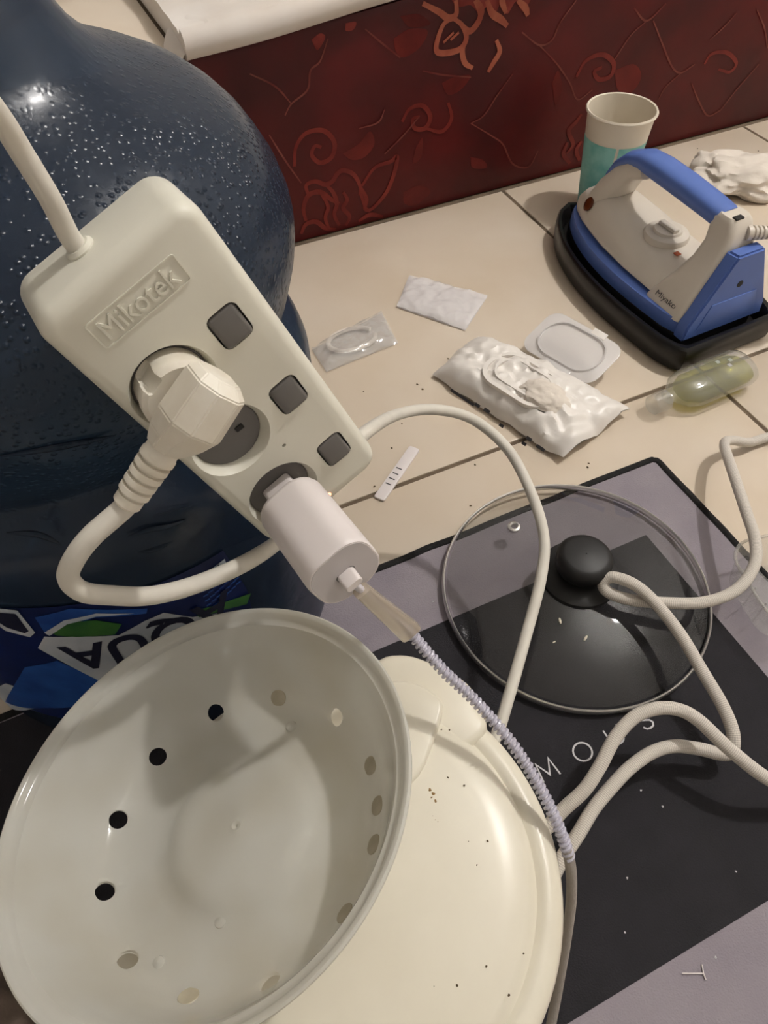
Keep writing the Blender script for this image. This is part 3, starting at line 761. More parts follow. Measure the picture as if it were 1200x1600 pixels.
zc = 0.0137
prof = [(0.0005, 0.0), (0.0056, 0.0), (0.0058, 0.004)]
x = 0.0045
for k in range(5):
    r0 = 0.0062 - 0.00015 * k
    prof += [(r0, x), (r0, x + 0.0021), (r0 - 0.0014, x + 0.0023), (r0 - 0.0014, x + 0.0034)]; x += 0.0036
prof += [(0.0049, x), (0.0049, x + 0.003), (0.004, x + 0.004), (0.0005, x + 0.004)]
V, F = lathe(prof, 24, False, False)
rot = Matrix.Rotation(math.pi / 2, 4, 'Y')
V = xf(V, Matrix.Translation((0.0145, 0, zc)) @ rot)
mesh_obj('strain_relief', V, F, 'plug', plug_cord)
end = PM @ Vector((0.0145 + x + 0.002, 0, zc)); out = (PM.to_3x3() @ Vector((1, 0, 0))).normalized()
de = (end - CAM).dot(Vector(RW[:, 2]))
cpth = [end - out * 0.004, end + out * 0.003, PD(143, 838, de * 1.0), PD(115, 875, de * 1.01), PD(107, 903, de * 1.03), PD(128, 924, de * 1.06), PD(170, 930, de * 1.10), PD(240, 930, de * 1.16), PD(320, 908, de * 1.24), PD(400, 870, de * 1.33)]
cpth += [PY(450, 830, 0.2335), PY(510, 745, 0.2365), PY(560, 685, 0.238)]
for px, py, z in ((620, 648, .165), (680, 640, .143), (740, 656, .125), (795, 704, .11), (832, 775, .098), (850, 840, .088), (845, 905, .080), (820, 1000, .070), (796, 1085, .064), (775, 1150, .058), (745, 1200, .05), (700, 1230, .045)):
    cpth.append(PZ(px, py, z))
tube_obj('cable', spline(cpth, 12), 0.0038, 'cord', plug_cord, 14)

# ------------------------------------------------------------------ phone charger
cq = sock[2]
CM = SM @ Matrix.Translation(cq)
t = thing('phone_charger', 'white block phone charger plugged into the end socket of the strip', 'charger', matrix=CM)
bm_obj('pin_block', prism_bm(rrect(0.0135, 0.0100, 0.002, 4), -0.0042, 0.011), 'white', t)
V, F = loft([[(x * s, y * s, z) for x, y in rrect(0.0285, 0.0285, 0.0105, 7)] for s, z in ((0.86, 0.0085), (0.95, 0.0094), (1.0, 0.0115), (1.0, 0.03), (1.0, 0.049), (0.985, 0.0508), (0.955, 0.0515))])
mesh_obj('charger_body', V, F, 'white', t)
fc = bm_obj('end_panel', prism_bm(rrect(0.0262, 0.0262, 0.0096, 7), 0.0513, 0.0517), 'panelgrey', t)
bm_obj('port_frame', prism_bm(rrect(0.0085, 0.0034, 0.0016, 5), 0.0515, 0.0520), 'gray', t)

# ------------------------------------------------------------------ charging cable
pend = CM @ Vector((0, 0, 0.0518)); pn = n_
t = thing('charging_cable', 'white charging cable with a clear sleeve and lilac spiral protector', 'cable', matrix=Matrix.Translation(pend))
dm = pend
SL0, SL1 = PZ(598, 932, 0.214), PZ(638, 985, 0.199)
dirn = (SL1 - SL0).normalized()
V, F = loft([[tuple(CM @ Vector((x * s, y * s, z))) for x, y in rrect(0.0075, 0.0036, 0.0016, 4)] for s, z in ((1, 0.0518), (1, 0.058), (0.9, 0.0585))])
mesh_obj('connector', V, F, 'white', t, True, True)
st0 = CM @ Vector((0, 0, 0.0575))
path = spline([st0.lerp(SL1, 0.12), st0.lerp(SL1, 0.4), st0.lerp(SL1, 0.7), SL1], 8)
def flat_tube(path, w, h, ref):
    V, F = [], []; n = 16
    for i, p in enumerate(path):
        tt = (path[min(i + 1, len(path) - 1)] - path[max(i - 1, 0)]).normalized(); uu = (ref - tt * ref.dot(tt)).normalized(); vv = tt.cross(uu)
        f = i / (len(path) - 1); ww = w * (0.72 + 0.5 * f); hh = h * (0.72 + 0.5 * f)
        for k in range(n):
            a = 2 * math.pi * k / n; ca, sa = math.cos(a), math.sin(a)
            V.append(p + uu * (ww * math.copysign(abs(ca) ** 0.5, ca)) + vv * (hh * math.copysign(abs(sa) ** 0.5, sa)))
    for i in range(len(path) - 1):
        for k in range(n): F.append([i * n + k, i * n + (k + 1) % n, (i + 1) * n + (k + 1) % n, (i + 1) * n + k])
    F.append(list(range(n))[::-1]); F.append([(len(path) - 1) * n + k for k in range(n)]); return V, F
V, F = flat_tube(path, 0.0046, 0.0032, b_)
mesh_obj('clear_sleeve', V, F, 'sleeve', t, True, True)
cab = [st0 - pn * 0.001, st0.lerp(SL1, 0.35), st0.lerp(SL1, 0.7), SL1]
cpx = [(690, 1045, .186), (745, 1098, .176), (800, 1162, .167), (842, 1228, .159), (872, 1290, .150), (890, 1345, .138), (893, 1400, .120), (886, 1460, .100), (876, 1520, .08), (866, 1575, .062), (850, 1650, .045), (820, 1760, .03)]
cab += [PZ(*c) for c in cpx]
cs_ = spline(cab, 14)
tube_obj('wire', cs_, 0.0016, 'wirewhite', t, 10)
# spiral wrap: starts at the sleeve, follows the wire
i0 = min(range(len(cs_)), key=lambda k: (cs_[k] - SL1).length)
i1 = min(range(len(cs_)), key=lambda k: (cs_[k] - PZ(890, 1345, .138)).length)
seg = cs_[i0 - 1:]
fr = frames(seg); L = [0.0]
for k in range(1, len(seg)): L.append(L[-1] + (seg[k] - seg[k - 1]).length)
coil_end = L[i1 - i0]
turns = coil_end / 0.0026; hp = []
N_ = int(turns * 12)
for k in range(N_):
    s = coil_end * k / N_; j = max(i for i in range(len(L)) if L[i] <= s); j = min(j, len(L) - 2); f = (s - L[j]) / (L[j + 1] - L[j] + 1e-9)
    c = seg[j].lerp(seg[j + 1], f); _, u, v = fr[j]; a = 2 * math.pi * turns * k / N_
    hp.append(c + u * (0.0021 * math.cos(a)) + v * (0.0021 * math.sin(a)))
tube_obj('spiral_protector', hp, 0.00095, 'coil', t, 6)
k_ = i1 - i0
tube_obj('braided_jacket', seg[max(k_ - 4, 0):], 0.0025, 'greycable', t, 12)

# ------------------------------------------------------------------ rice cooker
CC = Vector((0.009, 0.0761, MZ + 0.0004)); CR = 0.0995
t = thing('rice_cooker', 'small cream rice cooker with hinged round lid standing on the mat', 'rice cooker', CC)
zz = -CC.z
mesh_obj('body', *lathe([(0.0005, 0.004), (0.07, 0.004), (0.078, 0.0), (0.084, 0.004), (0.088, 0.02), (0.092, 0.06), (0.0945, 0.1), (0.0955, 0.122), (0.0005, 0.122)], 96, False, False), 'cream', t)
lidc = mesh_obj('lid', *lathe([(0.0005, 0.1225), (0.094, 0.1225), (0.098, 0.1235), (0.0995, 0.127), (0.0995, 0.1345), (0.098, 0.1392), (0.0945, 0.1418), (0.0905, 0.1425), (0.0885, 0.1418), (0.0870, 0.1412), (0.0858, 0.1420), (0.0843, 0.1446), (0.0815, 0.1462), (0.07, 0.1478), (0.05, 0.1488), (0.02, 0.1494), (0.0005, 0.1494)], 96, False, False), 'cream', t)
def cpoly(px, z): return [((PZ(x, y, z) - CC).x, (PZ(x, y, z) - CC).y) for x, y in px]
def smooth_poly(p, it=2):
    for _ in range(it):
        q = []
        for i in range(len(p)):
            a, b = Vector(p[i]), Vector(p[(i + 1) % len(p)]); q += [tuple(a.lerp(b, 0.22)), tuple(a.lerp(b, 0.78))]
        p = q
    return p
hp_ = smooth_poly(cpoly([(596, 1022), (640, 1020), (690, 1040), (738, 1068), (744, 1098), (770, 1140), (700, 1190), (620, 1240), (560, 1180), (560, 1060)], 0.148))
bm_obj('hinge_housing', prism_bm(hp_, 0.075, 0.1452, 0.004, 3), 'cream', t)
hp2 = smooth_poly(cpoly([(560, 1075), (612, 1063), (650, 1066), (694, 1094), (690, 1125), (652, 1228), (560, 1260)], 0.1535), 2)
bm_obj('hinge_cover', prism_bm(hp2, 0.128, 0.1515, 0.0022, 3), 'cream', t)
mesh_obj('steam_vent', [(v[0] - 0.012, v[1] + 0.012, v[2]) for v in lathe([(0.016, 0.147), (0.016, 0.153), (0.014, 0.156), (0.0005, 0.156)], 32)[0]], lathe([(0.016, 0.147), (0.016, 0.153), (0.014, 0.156), (0.0005, 0.156)], 32)[1], 'cream', t)
# rivet-like clip beside the hinge
cl = PZ(738, 1122, 0.14) - CC
bm_obj('lid_clip', rbox_bm(0.012, 0.007, 0.018, 0.002, 2, c=(cl.x + 0.004, cl.y + 0.002, 0.128)), 'sleeve', t)
def smudge(pts, z, mat, name, parent=None, r=0.0011):
    V, F = [], []
    for (px, py) in pts:
        c = PZ(px, py, CC.z + z) - CC; b = len(V); n = 8
        for k in range(n):
            a = 2 * math.pi * k / n; q = r * random.uniform(0.5, 1.3); V.append((c.x + q * math.cos(a), c.y + q * math.sin(a), z))
        V.append((c.x, c.y, z + 0.0003)); F += [[b + k, b + (k + 1) % n, b + n] for k in range(n)]
    o = mesh_obj(name, V, F, mat, t if parent is None else parent, False); o['kind'] = 'stuff'; return o
o = smudge([(672, 1234), (677, 1240), (674, 1246), (680, 1252), (676, 1275), (680, 1281), (676, 1288), (684, 1284), (672, 1291)], 0.1486, 'brown', 'rust_marks', lidc, 0.0008)
smudge([(732, 1315), (762, 1314), (588, 1450), (643, 1451), (678, 1541), (714, 1540), (622, 1538), (795, 1555), (760, 1510), (725, 1227), (690, 1140), (702, 1140), (700, 1215), (745, 1352), (818, 1490)], 0.1482, 'crumb', 'dirt_specks', lidc, 0.0005)

# ------------------------------------------------------------------ perforated steamer bowl
bn = Vector((-0.20, 0.235, 1)).normalized(); bc = Vector((-0.0301, 0.1140, 0.2100))
bx = Vector((1, 0, 0)); bx = (bx - bn * bn.dot(bx)).normalized(); by = bn.cross(bx)
BD = 0.044
BM = Matrix(((bx.x, by.x, bn.x, bc.x), (bx.y, by.y, bn.y, bc.y), (bx.z, by.z, bn.z, bc.z), (0, 0, 0, 1))) @ Matrix.Translation((0, 0, -BD))
bowl = thing('steamer_bowl', 'milky translucent plastic steamer bowl with round holes, tilted on the rice cooker', 'bowl', matrix=BM)
inner = [(0.0005, 0.0070), (0.002, 0.0077), (0.004, 0.0069), (0.022, 0.0067), (0.0262, 0.0063), (0.0295, 0.0053), (0.0325, 0.0037), (0.0355, 0.0024), (0.041, 0.0016), (0.052, 0.0018), (0.0585, 0.0030), (0.0635, 0.0065), (0.0675, 0.0125), (0.0715, 0.022), (0.0760, 0.033), (0.0782, 0.0386), (0.0790, 0.0398), (0.0806, 0.0402), (0.0820, 0.0412), (0.0830, 0.0432), (0.0840, 0.0441), (0.0850, 0.0443)]
TK = 0.0016
outer = [(0.0858, 0.0437), (0.0857, 0.0424), (0.0840, 0.0405), (0.0812, 0.0385), (0.0775, 0.032), (0.0731, 0.0215), (0.0690, 0.0118), (0.0648, 0.0055), (0.0592, 0.0016), (0.052, 0.0002), (0.041, 0.0), (0.035, 0.0002), (0.0315, 0.0022), (0.027, 0.0044), (0.0005, 0.0052)]
V, F = lathe(inner + outer, 120, False, False)
shell = mesh_obj('bowl_shell', V, F, 'bowl', bowl)
HOLES = [(340, 1125), (519, 1130), (418, 1510), (210, 1490), (173, 1390), (193, 1282), (253, 1188), (433, 1103), (575, 1200), (580, 1262), (580, 1320), (530, 1420), (300, 1545)]
BI = BM.inverted(); cs = []
angs = []
for px, py in HOLES:
    o_ = BI @ CAM; d_ = BI.to_3x3() @ ray(px, py); k = (0.004 - o_.z) / d_.z; q = o_ + d_ * k; angs.append(math.atan2(q.y, q.x))
for a in angs[:7]:
    V, F = lathe([(0.0041, -0.02), (0.0041, 0.02)], 20)
    tilt = math.radians(-38)
    mm = Matrix.Translation((0.0615 * math.cos(a), 0.0615 * math.sin(a), 0.0045)) @ Matrix.Rotation(a, 4, 'Z') @ Matrix.Rotation(tilt, 4, 'Y')
    c = mesh_obj('cutter', xf(V, mm), F, 'dark', bowl); cs.append(c)
bpy.context.view_layer.update(); cut(shell, cs)
for a in angs[7:]:
    V, F = lathe([(0.0041, 0.0), (0.0038, 0.0003), (0.0005, 0.0003)], 20)
    c = mesh_obj('closed_hole', V, F, 'bowlstain', bowl)
    c.matrix_local = Matrix.Translation((0.0612 * math.cos(a), 0.0612 * math.sin(a), 0.0049)) @ Matrix.Rotation(a, 4, 'Z') @ Matrix.Rotation(math.radians(-38), 4, 'Y')
for px, py in ((295, 1150), (455, 1135), (345, 1440), (248, 1505)):
    o_ = BI @ CAM; d_ = BI.to_3x3() @ ray(px, py); k = (0.002 - o_.z) / d_.z; q = o_ + d_ * k
    V, F = lathe([(0.0028, 0.0), (0.0024, 0.0010), (0.0014, 0.0015), (0.0001, 0.0017)], 16, False, False)
    c = mesh_obj('moulded_bump', V, F, 'bowl', bowl); c.location = (q.x, q.y, 0.0016)

# ------------------------------------------------------------------ glass pot lid
LC = Vector((0.2600, 0.2168, MZ + 0.0004)); LR = 0.1022
t = thing('pot_lid', 'smoked glass pot lid with steel rim and black knob lying on the mat', 'lid', LC)
dome = []
Rc = 0.300; h_ = Rc - math.sqrt(Rc * Rc - 0.099 ** 2)
for k in range(15):
    r = 0.007 + (0.0995 - 0.007) * k / 14; dome.append((r, 0.007 + h_ - (Rc - math.sqrt(Rc * Rc - r * r))))
V, F = lathe(dome, 96, False, False)
mesh_obj('glass_dome', V, F, 'glass', t)
rim = [(LR + 0.0013 * math.cos(a), 0.0045 + 0.0034 * math.sin(a)) for a in [2 * math.pi * k / 12 for k in range(13)]]
mesh_obj('steel_rim', *lathe(rim, 128, False, False), 'steel', t)
zt = 0.007 + h_
mesh_obj('knob_base', *lathe([(0.0005, zt - 0.001), (0.0290, zt - 0.0024), (0.0300, zt - 0.0008), (0.0296, zt + 0.0010), (0.026, zt + 0.0030), (0.018, zt + 0.0050), (0.0005, zt + 0.006)], 48, False, False), 'blackmatte', t)
mesh_obj('knob', *lathe([(0.015, zt + 0.004), (0.016, zt + 0.008), (0.0198, zt + 0.0115), (0.0212, zt + 0.0165), (0.0208, zt + 0.0215), (0.0185, zt + 0.0248), (0.015, zt + 0.0262), (0.0005, zt + 0.0266)], 48, False, False), 'blackmatte', t)
vp = PZ(802, 827, 0.018) - LC
V, F = lathe([(0.0024, -0.002), (0.0024, 0.0018), (0.0034, 0.0028), (0.0050, 0.0020), (0.0052, 0.0), (0.0040, -0.002)], 24, False, False)
o = mesh_obj('steam_eyelet', V, F, 'steel', t); rr_ = math.hypot(vp.x, vp.y)
o.location = (vp.x, vp.y, 0.0075 + h_ - (Rc - math.sqrt(Rc * Rc - rr_ * rr_)))

def lid_z(x, y):
    r = math.hypot(x - LC.x, y - LC.y); return LC.z + 0.007 + h_ - (Rc - math.sqrt(max(Rc * Rc - r * r, 0)))
for k, (px, py, a) in enumerate(((875, 970, 1.2), (915, 997, 0.5), (866, 1003, 0.1))):
    q = PZ(px, py, 0.022)
    for _ in range(3): q = PZ(px, py, lid_z(q.x, q.y) + 0.001)
    V, F = lathe([(0.0001, -0.0026), (0.0007, -0.002), (0.0010, 0), (0.0007, 0.002), (0.0001, 0.0026)], 10)
    s = 1 if k < 2 else 0.55
    V = xf(V, Matrix.Rotation(a, 4, 'Z') @ Matrix.Rotation(math.pi / 2, 4, 'Y') @ Matrix.Scale(s, 4))
    o = mesh_obj('rice_grain', V, F, 'rice'); o.location = q
    tag(o, ['tiny white grain on the glass lid nearest the black knob', 'elongated white grain on the glass lid below the knob', 'smallest pale crumb on the glass lid'][k], 'grain', 'grains on the glass lid')

# ------------------------------------------------------------------ iron on its black stand
IX, IY = 0.553, 0.52
IA = math.radians(2.0)
iron_m = Matrix.Translation((IX, IY, 0)) @ Matrix.Rotation(IA, 4, 'Z')
def boat(wd, y0, y1, n=33, nose=0.62, rear=0.92):
    """half-outline of an iron sole, nose at +y"""
    R = []
    for k in range(n + 1):
        f = k / n; y = y0 + (y1 - y0) * f
        if f < 0.061: w = rear * (0.86 + 0.14 * (f / 0.061) ** 0.5)
        elif f < 0.35: w = rear + (1 - rear) * math.sin(f / 0.35 * math.pi / 2)
        else: w = max(0.0, 1 - ((f - 0.35) / 0.65) ** 2.1) ** nose
        R.append((wd * w, y))
    return R + [(-x, y) for x, y in R[::-1] if x > 1e-6]
t = thing('iron_stand', 'glossy black plastic tray stand holding the iron', 'stand', matrix=iron_m)
def boat_loft(spec):
    secs = []
    for wd, y0, y1, z in spec: secs.append([(x, y, z) for x, y in boat(wd, y0, y1)])
    n = min(len(s) for s in secs); return secs
S_ = boat_loft([(0.068, -0.128, 0.140, 0.0), (0.072, -0.132, 0.144, 0.003), (0.0735, -0.134, 0.145, 0.016), (0.073, -0.133, 0.144, 0.0275), (0.071, -0.131, 0.142, 0.030), (0.067, -0.127, 0.138, 0.0295), (0.064, -0.124, 0.134, 0.022), (0.062, -0.122, 0.132, 0.012)])
mesh_obj('tray', *loft(S_), 'black', t)
iron = thing('clothes_iron', 'blue and white electric iron resting nose-away in the black stand', 'iron', matrix=iron_m)
S_ = boat_loft([(0.058, -0.112, 0.126, 0.0125), (0.058, -0.112, 0.126, 0.024), (0.056, -0.110, 0.124, 0.028)])
mesh_obj('soleplate', *loft(S_), 'black', iron)
S_ = boat_loft([(0.056, -0.110, 0.125, 0.026), (0.0565, -0.110, 0.1245, 0.034), (0.055, -0.108, 0.122, 0.042)])
mesh_obj('skirt', *loft(S_), 'blue', iron)
# white shell: solid up front and along the sides, opening through the handle
def loft2(y_secs, n=16):
    """sections across x/z at given y: (y, halfwidth_bottom, halfwidth_top, z0, z1)"""
    secs = []
    for y, wb, wt, z0, z1 in y_secs:
        s = []
        for k in range(n):
            a = 2 * math.pi * k / n; ca, sa = math.cos(a), math.sin(a)
            u = math.copysign(abs(ca) ** 0.55, ca); v = math.copysign(abs(sa) ** 0.55, sa)
            w = wb + (wt - wb) * (v + 1) / 2; s.append((w * u, y, (z0 + z1) / 2 + (z1 - z0) / 2 * v))
        secs.append(s)
    return loft(secs)
V, F = loft2([(-0.112, 0.047, 0.030, 0.042, 0.066), (-0.09, 0.052, 0.030, 0.040, 0.068), (-0.05, 0.053, 0.028, 0.040, 0.070), (-0.01, 0.052, 0.028, 0.040, 0.072), (0.03, 0.048, 0.027, 0.040, 0.078), (0.06, 0.041, 0.024, 0.040, 0.082), (0.085, 0.032, 0.019, 0.040, 0.078), (0.105, 0.021, 0.013, 0.040, 0.068), (0.118, 0.009, 0.006, 0.040, 0.054)])
shellI = mesh_obj('shell', V, F, 'ironwhite', iron)
# handle loop: front pillar, grip, rear pillar
def sweep_rect(pts, ws, hs, mat, name, n=14):
    path = [Vector(p) for p in pts]; secs = []
    for i, p in enumerate(path):
        tt = (path[min(i + 1, len(path) - 1)] - path[max(i - 1, 0)]).normalized(); u = Vector((1, 0, 0)); v = tt.cross(u).normalized()
        s = []
        for k in range(n):
            a = 2 * math.pi * k / n; ca, sa = math.cos(a), math.sin(a)
            s.append(p + u * (ws[i] * math.copysign(abs(ca) ** 0.7, ca)) + v * (hs[i] * math.copysign(abs(sa) ** 0.7, sa)))
        secs.append(s)
    V, F = loft(secs); return mesh_obj(name, V, F, mat, iron)
sweep_rect([(0, 0.078, 0.066), (0, 0.070, 0.085), (0, 0.058, 0.103), (0, 0.046, 0.115), (0, 0.030, 0.121)], [0.026, 0.021, 0.017, 0.015, 0.013], [0.016, 0.015, 0.013, 0.011, 0.009], 'ironwhite', 'front_pillar')
sweep_rect([(0, 0.083, 0.093), (0, 0.070, 0.110), (0, 0.055, 0.122), (0, 0.038, 0.128), (0, 0.015, 0.1285), (0, -0.02, 0.1275), (0, -0.055, 0.1255), (0, -0.078, 0.1235)], [0.008, 0.012, 0.0135, 0.0145, 0.015, 0.015, 0.0145, 0.014], [0.002, 0.005, 0.0075, 0.009, 0.0105, 0.0105, 0.010, 0.0095], 'blue', 'grip')
secs = []
for z, w, yr, yf in ((0.040, 0.0505, -0.106, -0.052), (0.050, 0.047, -0.106, -0.056), (0.070, 0.037, -0.106, -0.066), (0.090, 0.0275, -0.1055, -0.073), (0.106, 0.0200, -0.104, -0.074), (0.118, 0.0155, -0.102, -0.070), (0.128, 0.0140, -0.098, -0.070), (0.132, 0.0115, -0.094, -0.074)):
    secs.append([(x, y, z) for x, y in rrect(2 * w, yf - yr, 0.007, 5, 0, (yf + yr) / 2)])
mesh_obj('rear_pillar', *loft(secs), 'ironwhite', iron)
bm_obj('cord_slot', rbox_bm(0.010, 0.006, 0.002, 0.0006, 1, c=(-0.004, -0.092, 0.1322)), 'dark', iron)
# blue heel cover at the rear
V, F = loft([[(-0.052, y, 0.026), (0.052, y, 0.026), (0.050 - 0, y, 0.042), (0.014 + dx, y, 0.110), (-0.014 - dx, y, 0.110), (-0.050, y, 0.042)] for y, dx in ((-0.104, 0.004), (-0.118, 0.002))])
bm = bmesh.new(); vs = [bm.verts.new(v) for v in V]
for f in F: bm.faces.new([vs[k] for k in f])
bmesh.ops.recalc_face_normals(bm, faces=bm.faces); bmesh.ops.bevel(bm, geom=list(bm.edges), offset=0.002, segments=2, affect='EDGES')
bm_obj('heel_cover', bm, 'blue', iron)
bm_obj('heel_panel', prism_bm([(-0.038, 0.034), (0.038, 0.034), (0.028, 0.062), (-0.028, 0.062)], 0, 0.0012, 0.0004), 'blue', iron).matrix_local = Matrix.Translation((0, -0.1178, 0)) @ Matrix.Rotation(math.pi / 2, 4, 'X')
bm_obj('screw_hole', prism_bm([(0.0035 * math.cos(2 * math.pi * k / 14), 0.077 + 0.0035 * math.sin(2 * math.pi * k / 14)) for k in range(14)], 0, 0.0006), 'dark', iron).matrix_local = Matrix.Translation((0, -0.1178, 0)) @ Matrix.Rotation(math.pi / 2, 4, 'X')
# thermostat dial on the near side slope, indicator lens, pointer, lettering
o = mesh_obj('thermostat_dial', *lathe([(0.023, 0.0), (0.0235, 0.004), (0.022, 0.007), (0.015, 0.0085), (0.014, 0.011), (0.0005, 0.0115)], 32, True, False), 'ironwhite', iron); o.location = (0, -0.015, 0.069)
dg_ = bm_obj('dial_grip', rbox_bm(0.008, 0.024, 0.005, 0.0018, 2, c=(0, 0, 0.0125)), 'ironwhite', o)
o2 = bm_obj('dial_pointer', rbox_bm(0.006, 0.006, 0.0012, 0.0004, 1), 'orange', iron); o2.location = (-0.012, -0.046, 0.0718)
V, F = lathe([(0.0095, 0.0), (0.0095, 0.0015), (0.006, 0.0028), (0.0005, 0.0032)], 24, True, False)
o = mesh_obj('indicator_lens', [(v[0] * 0.8, v[1] * 0.75, v[2]) for v in V], F, 'amber', iron)
o.matrix_local = Matrix.Translation((-0.026, 0.079, 0.066)) @ Matrix.Rotation(math.radians(-62), 4, 'Y') @ Matrix.Rotation(math.radians(-15), 4, 'X')
V, F = text_geo('Miyako', 0.01); V = fit_text(V, 0, 0.028, 0, 0.007)
o = mesh_obj('brand_lettering', V, F, 'darkprint', iron, False)
nx = Vector((-0.87, 0, 0.49)); tx = Vector((0, -1, 0)); ty = nx.cross(tx)
o.matrix_local = Matrix(((tx.x, ty.x, nx.x, -0.0498), (tx.y, ty.y, nx.y, -0.066), (tx.z, ty.z, nx.z, 0.0475), (0, 0, 0, 1)))
# cord bush with ribs
bush0 = iron_m @ Vector((0.004, -0.1, 0.119))
bd = (PZ(1200, 345, 0.118) - PZ(1148, 352, 0.12)).normalized(); bd = Vector((0.93, -0.33, -0.05)).normalized()
prof = [(0.0005, 0), (0.0065, 0.0)]
x = 0.002
for k in range(9):
    r0 = 0.0068 - 0.0002 * k; prof += [(r0, x), (r0, x + 0.0022), (r0 - 0.0018, x + 0.0024), (r0 - 0.0018, x + 0.0042)]; x += 0.0044
prof += [(0.0042, x), (0.0005, x)]
V, F = lathe(prof, 20, False, False)
q = Vector((0, 0, 1)).rotation_difference(bd).to_matrix().to_4x4()
mesh_obj('cord_bush', xf(V, Matrix.Translation(bush0) @ q), F, 'ironwhite', iron, True, True)
bush1 = bush0 + bd * x
# braided flex, runs out of view and back across the mat
ip_ = [bush1 - bd * 0.004, bush1 + bd * 0.02, bush1 + bd * 0.06 + Vector((0, 0, -0.02)), Vector((0.82, 0.44, 0.06)), Vector((0.86, 0.36, 0.02)), Vector((0.80, 0.28, 0.0065)), Vector((0.67, 0.262, 0.0060))]
ip_ += [PZ(1200, 683, .006), PZ(1168, 691, .010), PZ(1142, 688, .018), PZ(1132, 696, .027), PZ(1146, 740, .040), PZ(1166, 800, .046), PZ(1180, 845, .047), PZ(1178, 885, .046), PZ(1150, 922, .043), PZ(1100, 941, .040), PZ(1040, 942, .039), PZ(985, 937, .0385), PZ(950, 925, .039), PZ(943, 910, .043), PZ(958, 902, .048), PZ(990, 913, .049), PZ(1022, 940, .046), PZ(1062, 990, .041), PZ(1098, 1050, .036), PZ(1130, 1105, .032), PZ(1146, 1150, .027), PZ(1137, 1178, .0215), PZ(1092, 1170, .024), PZ(1054, 1166, .028), PZ(1020, 1175, .030), PZ(985, 1199, .030), PZ(955, 1230, .029), PZ(927, 1264, .027), PZ(903, 1304, .024), PZ(879, 1340, .020), PZ(862, 1372, .016),
        Vector((0.117, 0.045, 0.012)), Vector((0.119, 0.06, 0.011)), PZ(845, 1305, .020), PZ(858, 1290, .024), PZ(879, 1266, .029), PZ(913, 1234, .036), PZ(937, 1198, .041), PZ(961, 1153, .046), PZ(992, 1120, .050), PZ(1027, 1107, .052), PZ(1061, 1109, .051), PZ(1092, 1126, .049), PZ(1140, 1171, .044), PZ(1200, 1217, .036), PZ(1260, 1240, .022), PZ(1340, 1250, .0075), PZ(1460, 1240, .0075)]
tube_obj('braided_flex', spline(ip_, 12), 0.0043, 'braid', iron, 14)

# ------------------------------------------------------------------ paper cup
t = thing('paper_cup', 'tall white paper cup with teal print behind the iron', 'cup', (0.612, 0.678, 0))
HC, RT, RB = 0.120, 0.0385, 0.0275
def cr(z): return RB + (RT - RB) * z / HC
mesh_obj('cup_wall', *lathe([(0.0005, 0.004), (RB - 0.001, 0.004), (RB - 0.001, 0.0), (RB, 0.0), (cr(HC - 0.004), HC - 0.004), (RT + 0.0014, HC - 0.004), (RT + 0.0022, HC - 0.0022), (RT + 0.0012, HC - 0.0004), (RT - 0.0006, HC - 0.001), (cr(HC - 0.008) - 0.0007, HC - 0.008), (RB - 0.0009, 0.006), (0.0005, 0.0055)], 64, False, False), 'cup', t)
V, F = [], []
def cup_patch(a0, a1, z0, z1, n=20, lift=0.0004):
    V, F = [], []
    for k in range(n + 1):
        a = math.radians(a0 + (a1 - a0) * k / n)
        for z in (z0, z1): V.append(((cr(z) + lift) * math.cos(a), (cr(z) + lift) * math.sin(a), z))
    for k in range(n): F.append([2 * k, 2 * k + 2, 2 * k + 3, 2 * k + 1])
    return V, F
for a0, a1 in ((140, 234), (239, 300), (306, 390), (396, 490)):
    mesh_obj('teal_band', *cup_patch(a0, a1, 0.004, 0.090), 'teal', t)
mesh_obj('pale_oval', *cup_patch(247, 257, 0.03, 0.078, lift=0.0008), 'tealpale', t)
mesh_obj('pale_oval', *cup_patch(270, 280, 0.03, 0.078, lift=0.0008), 'tealpale', t)

# ------------------------------------------------------------------ crumpled tissue
def crumple(name, c, sx, sy, sz, mat, seed, parent=None, amp=0.35, sub=5):
    bm = bmesh.new(); bmesh.ops.create_icosphere(bm, subdivisions=sub, radius=1)
    for v in bm.verts:
        p = v.co.copy(); n1 = noise.noise(p * 1.7 + Vector((seed, 0, 0))); n2 = 1 - abs(noise.noise(p * 2.1 + Vector((0, seed, 0)))) * 2.0; n3 = 1 - abs(noise.noise(p * 4.5 + Vector((0, 0, seed)))) * 2
        r = 1 + amp * 1.1 * n1 + amp * 0.42 * n2 + 0.035 * n3
        q = p * r; v.co = Vector((c[0] + q.x * sx, c[1] + q.y * sy, max(c[2] + q.z * sz, 0.0006)))
    return bm_obj(name, bm, mat, parent)
o = crumple('crumpled_tissue', (0, 0, 0.014), 0.05, 0.040, 0.020, 'tissue', 2.3)
c = PZ(1158, 278, 0.012); o.location = (c.x, c.y, 0); o.rotation_euler = (0, 0, -0.5)
tag(o, 'crumpled white tissue on the tiles behind the iron', 'tissue')
o = crumple('crumpled_tissue', (0, 0, 0.010), 0.019, 0.024, 0.016, 'tissue', 7.1, sub=4)
c = PZ(1108, 265, 0.008); o.location = (c.x, c.y, 0)
tag(o, 'small rolled wad of tissue beside the bigger crumpled one', 'tissue')

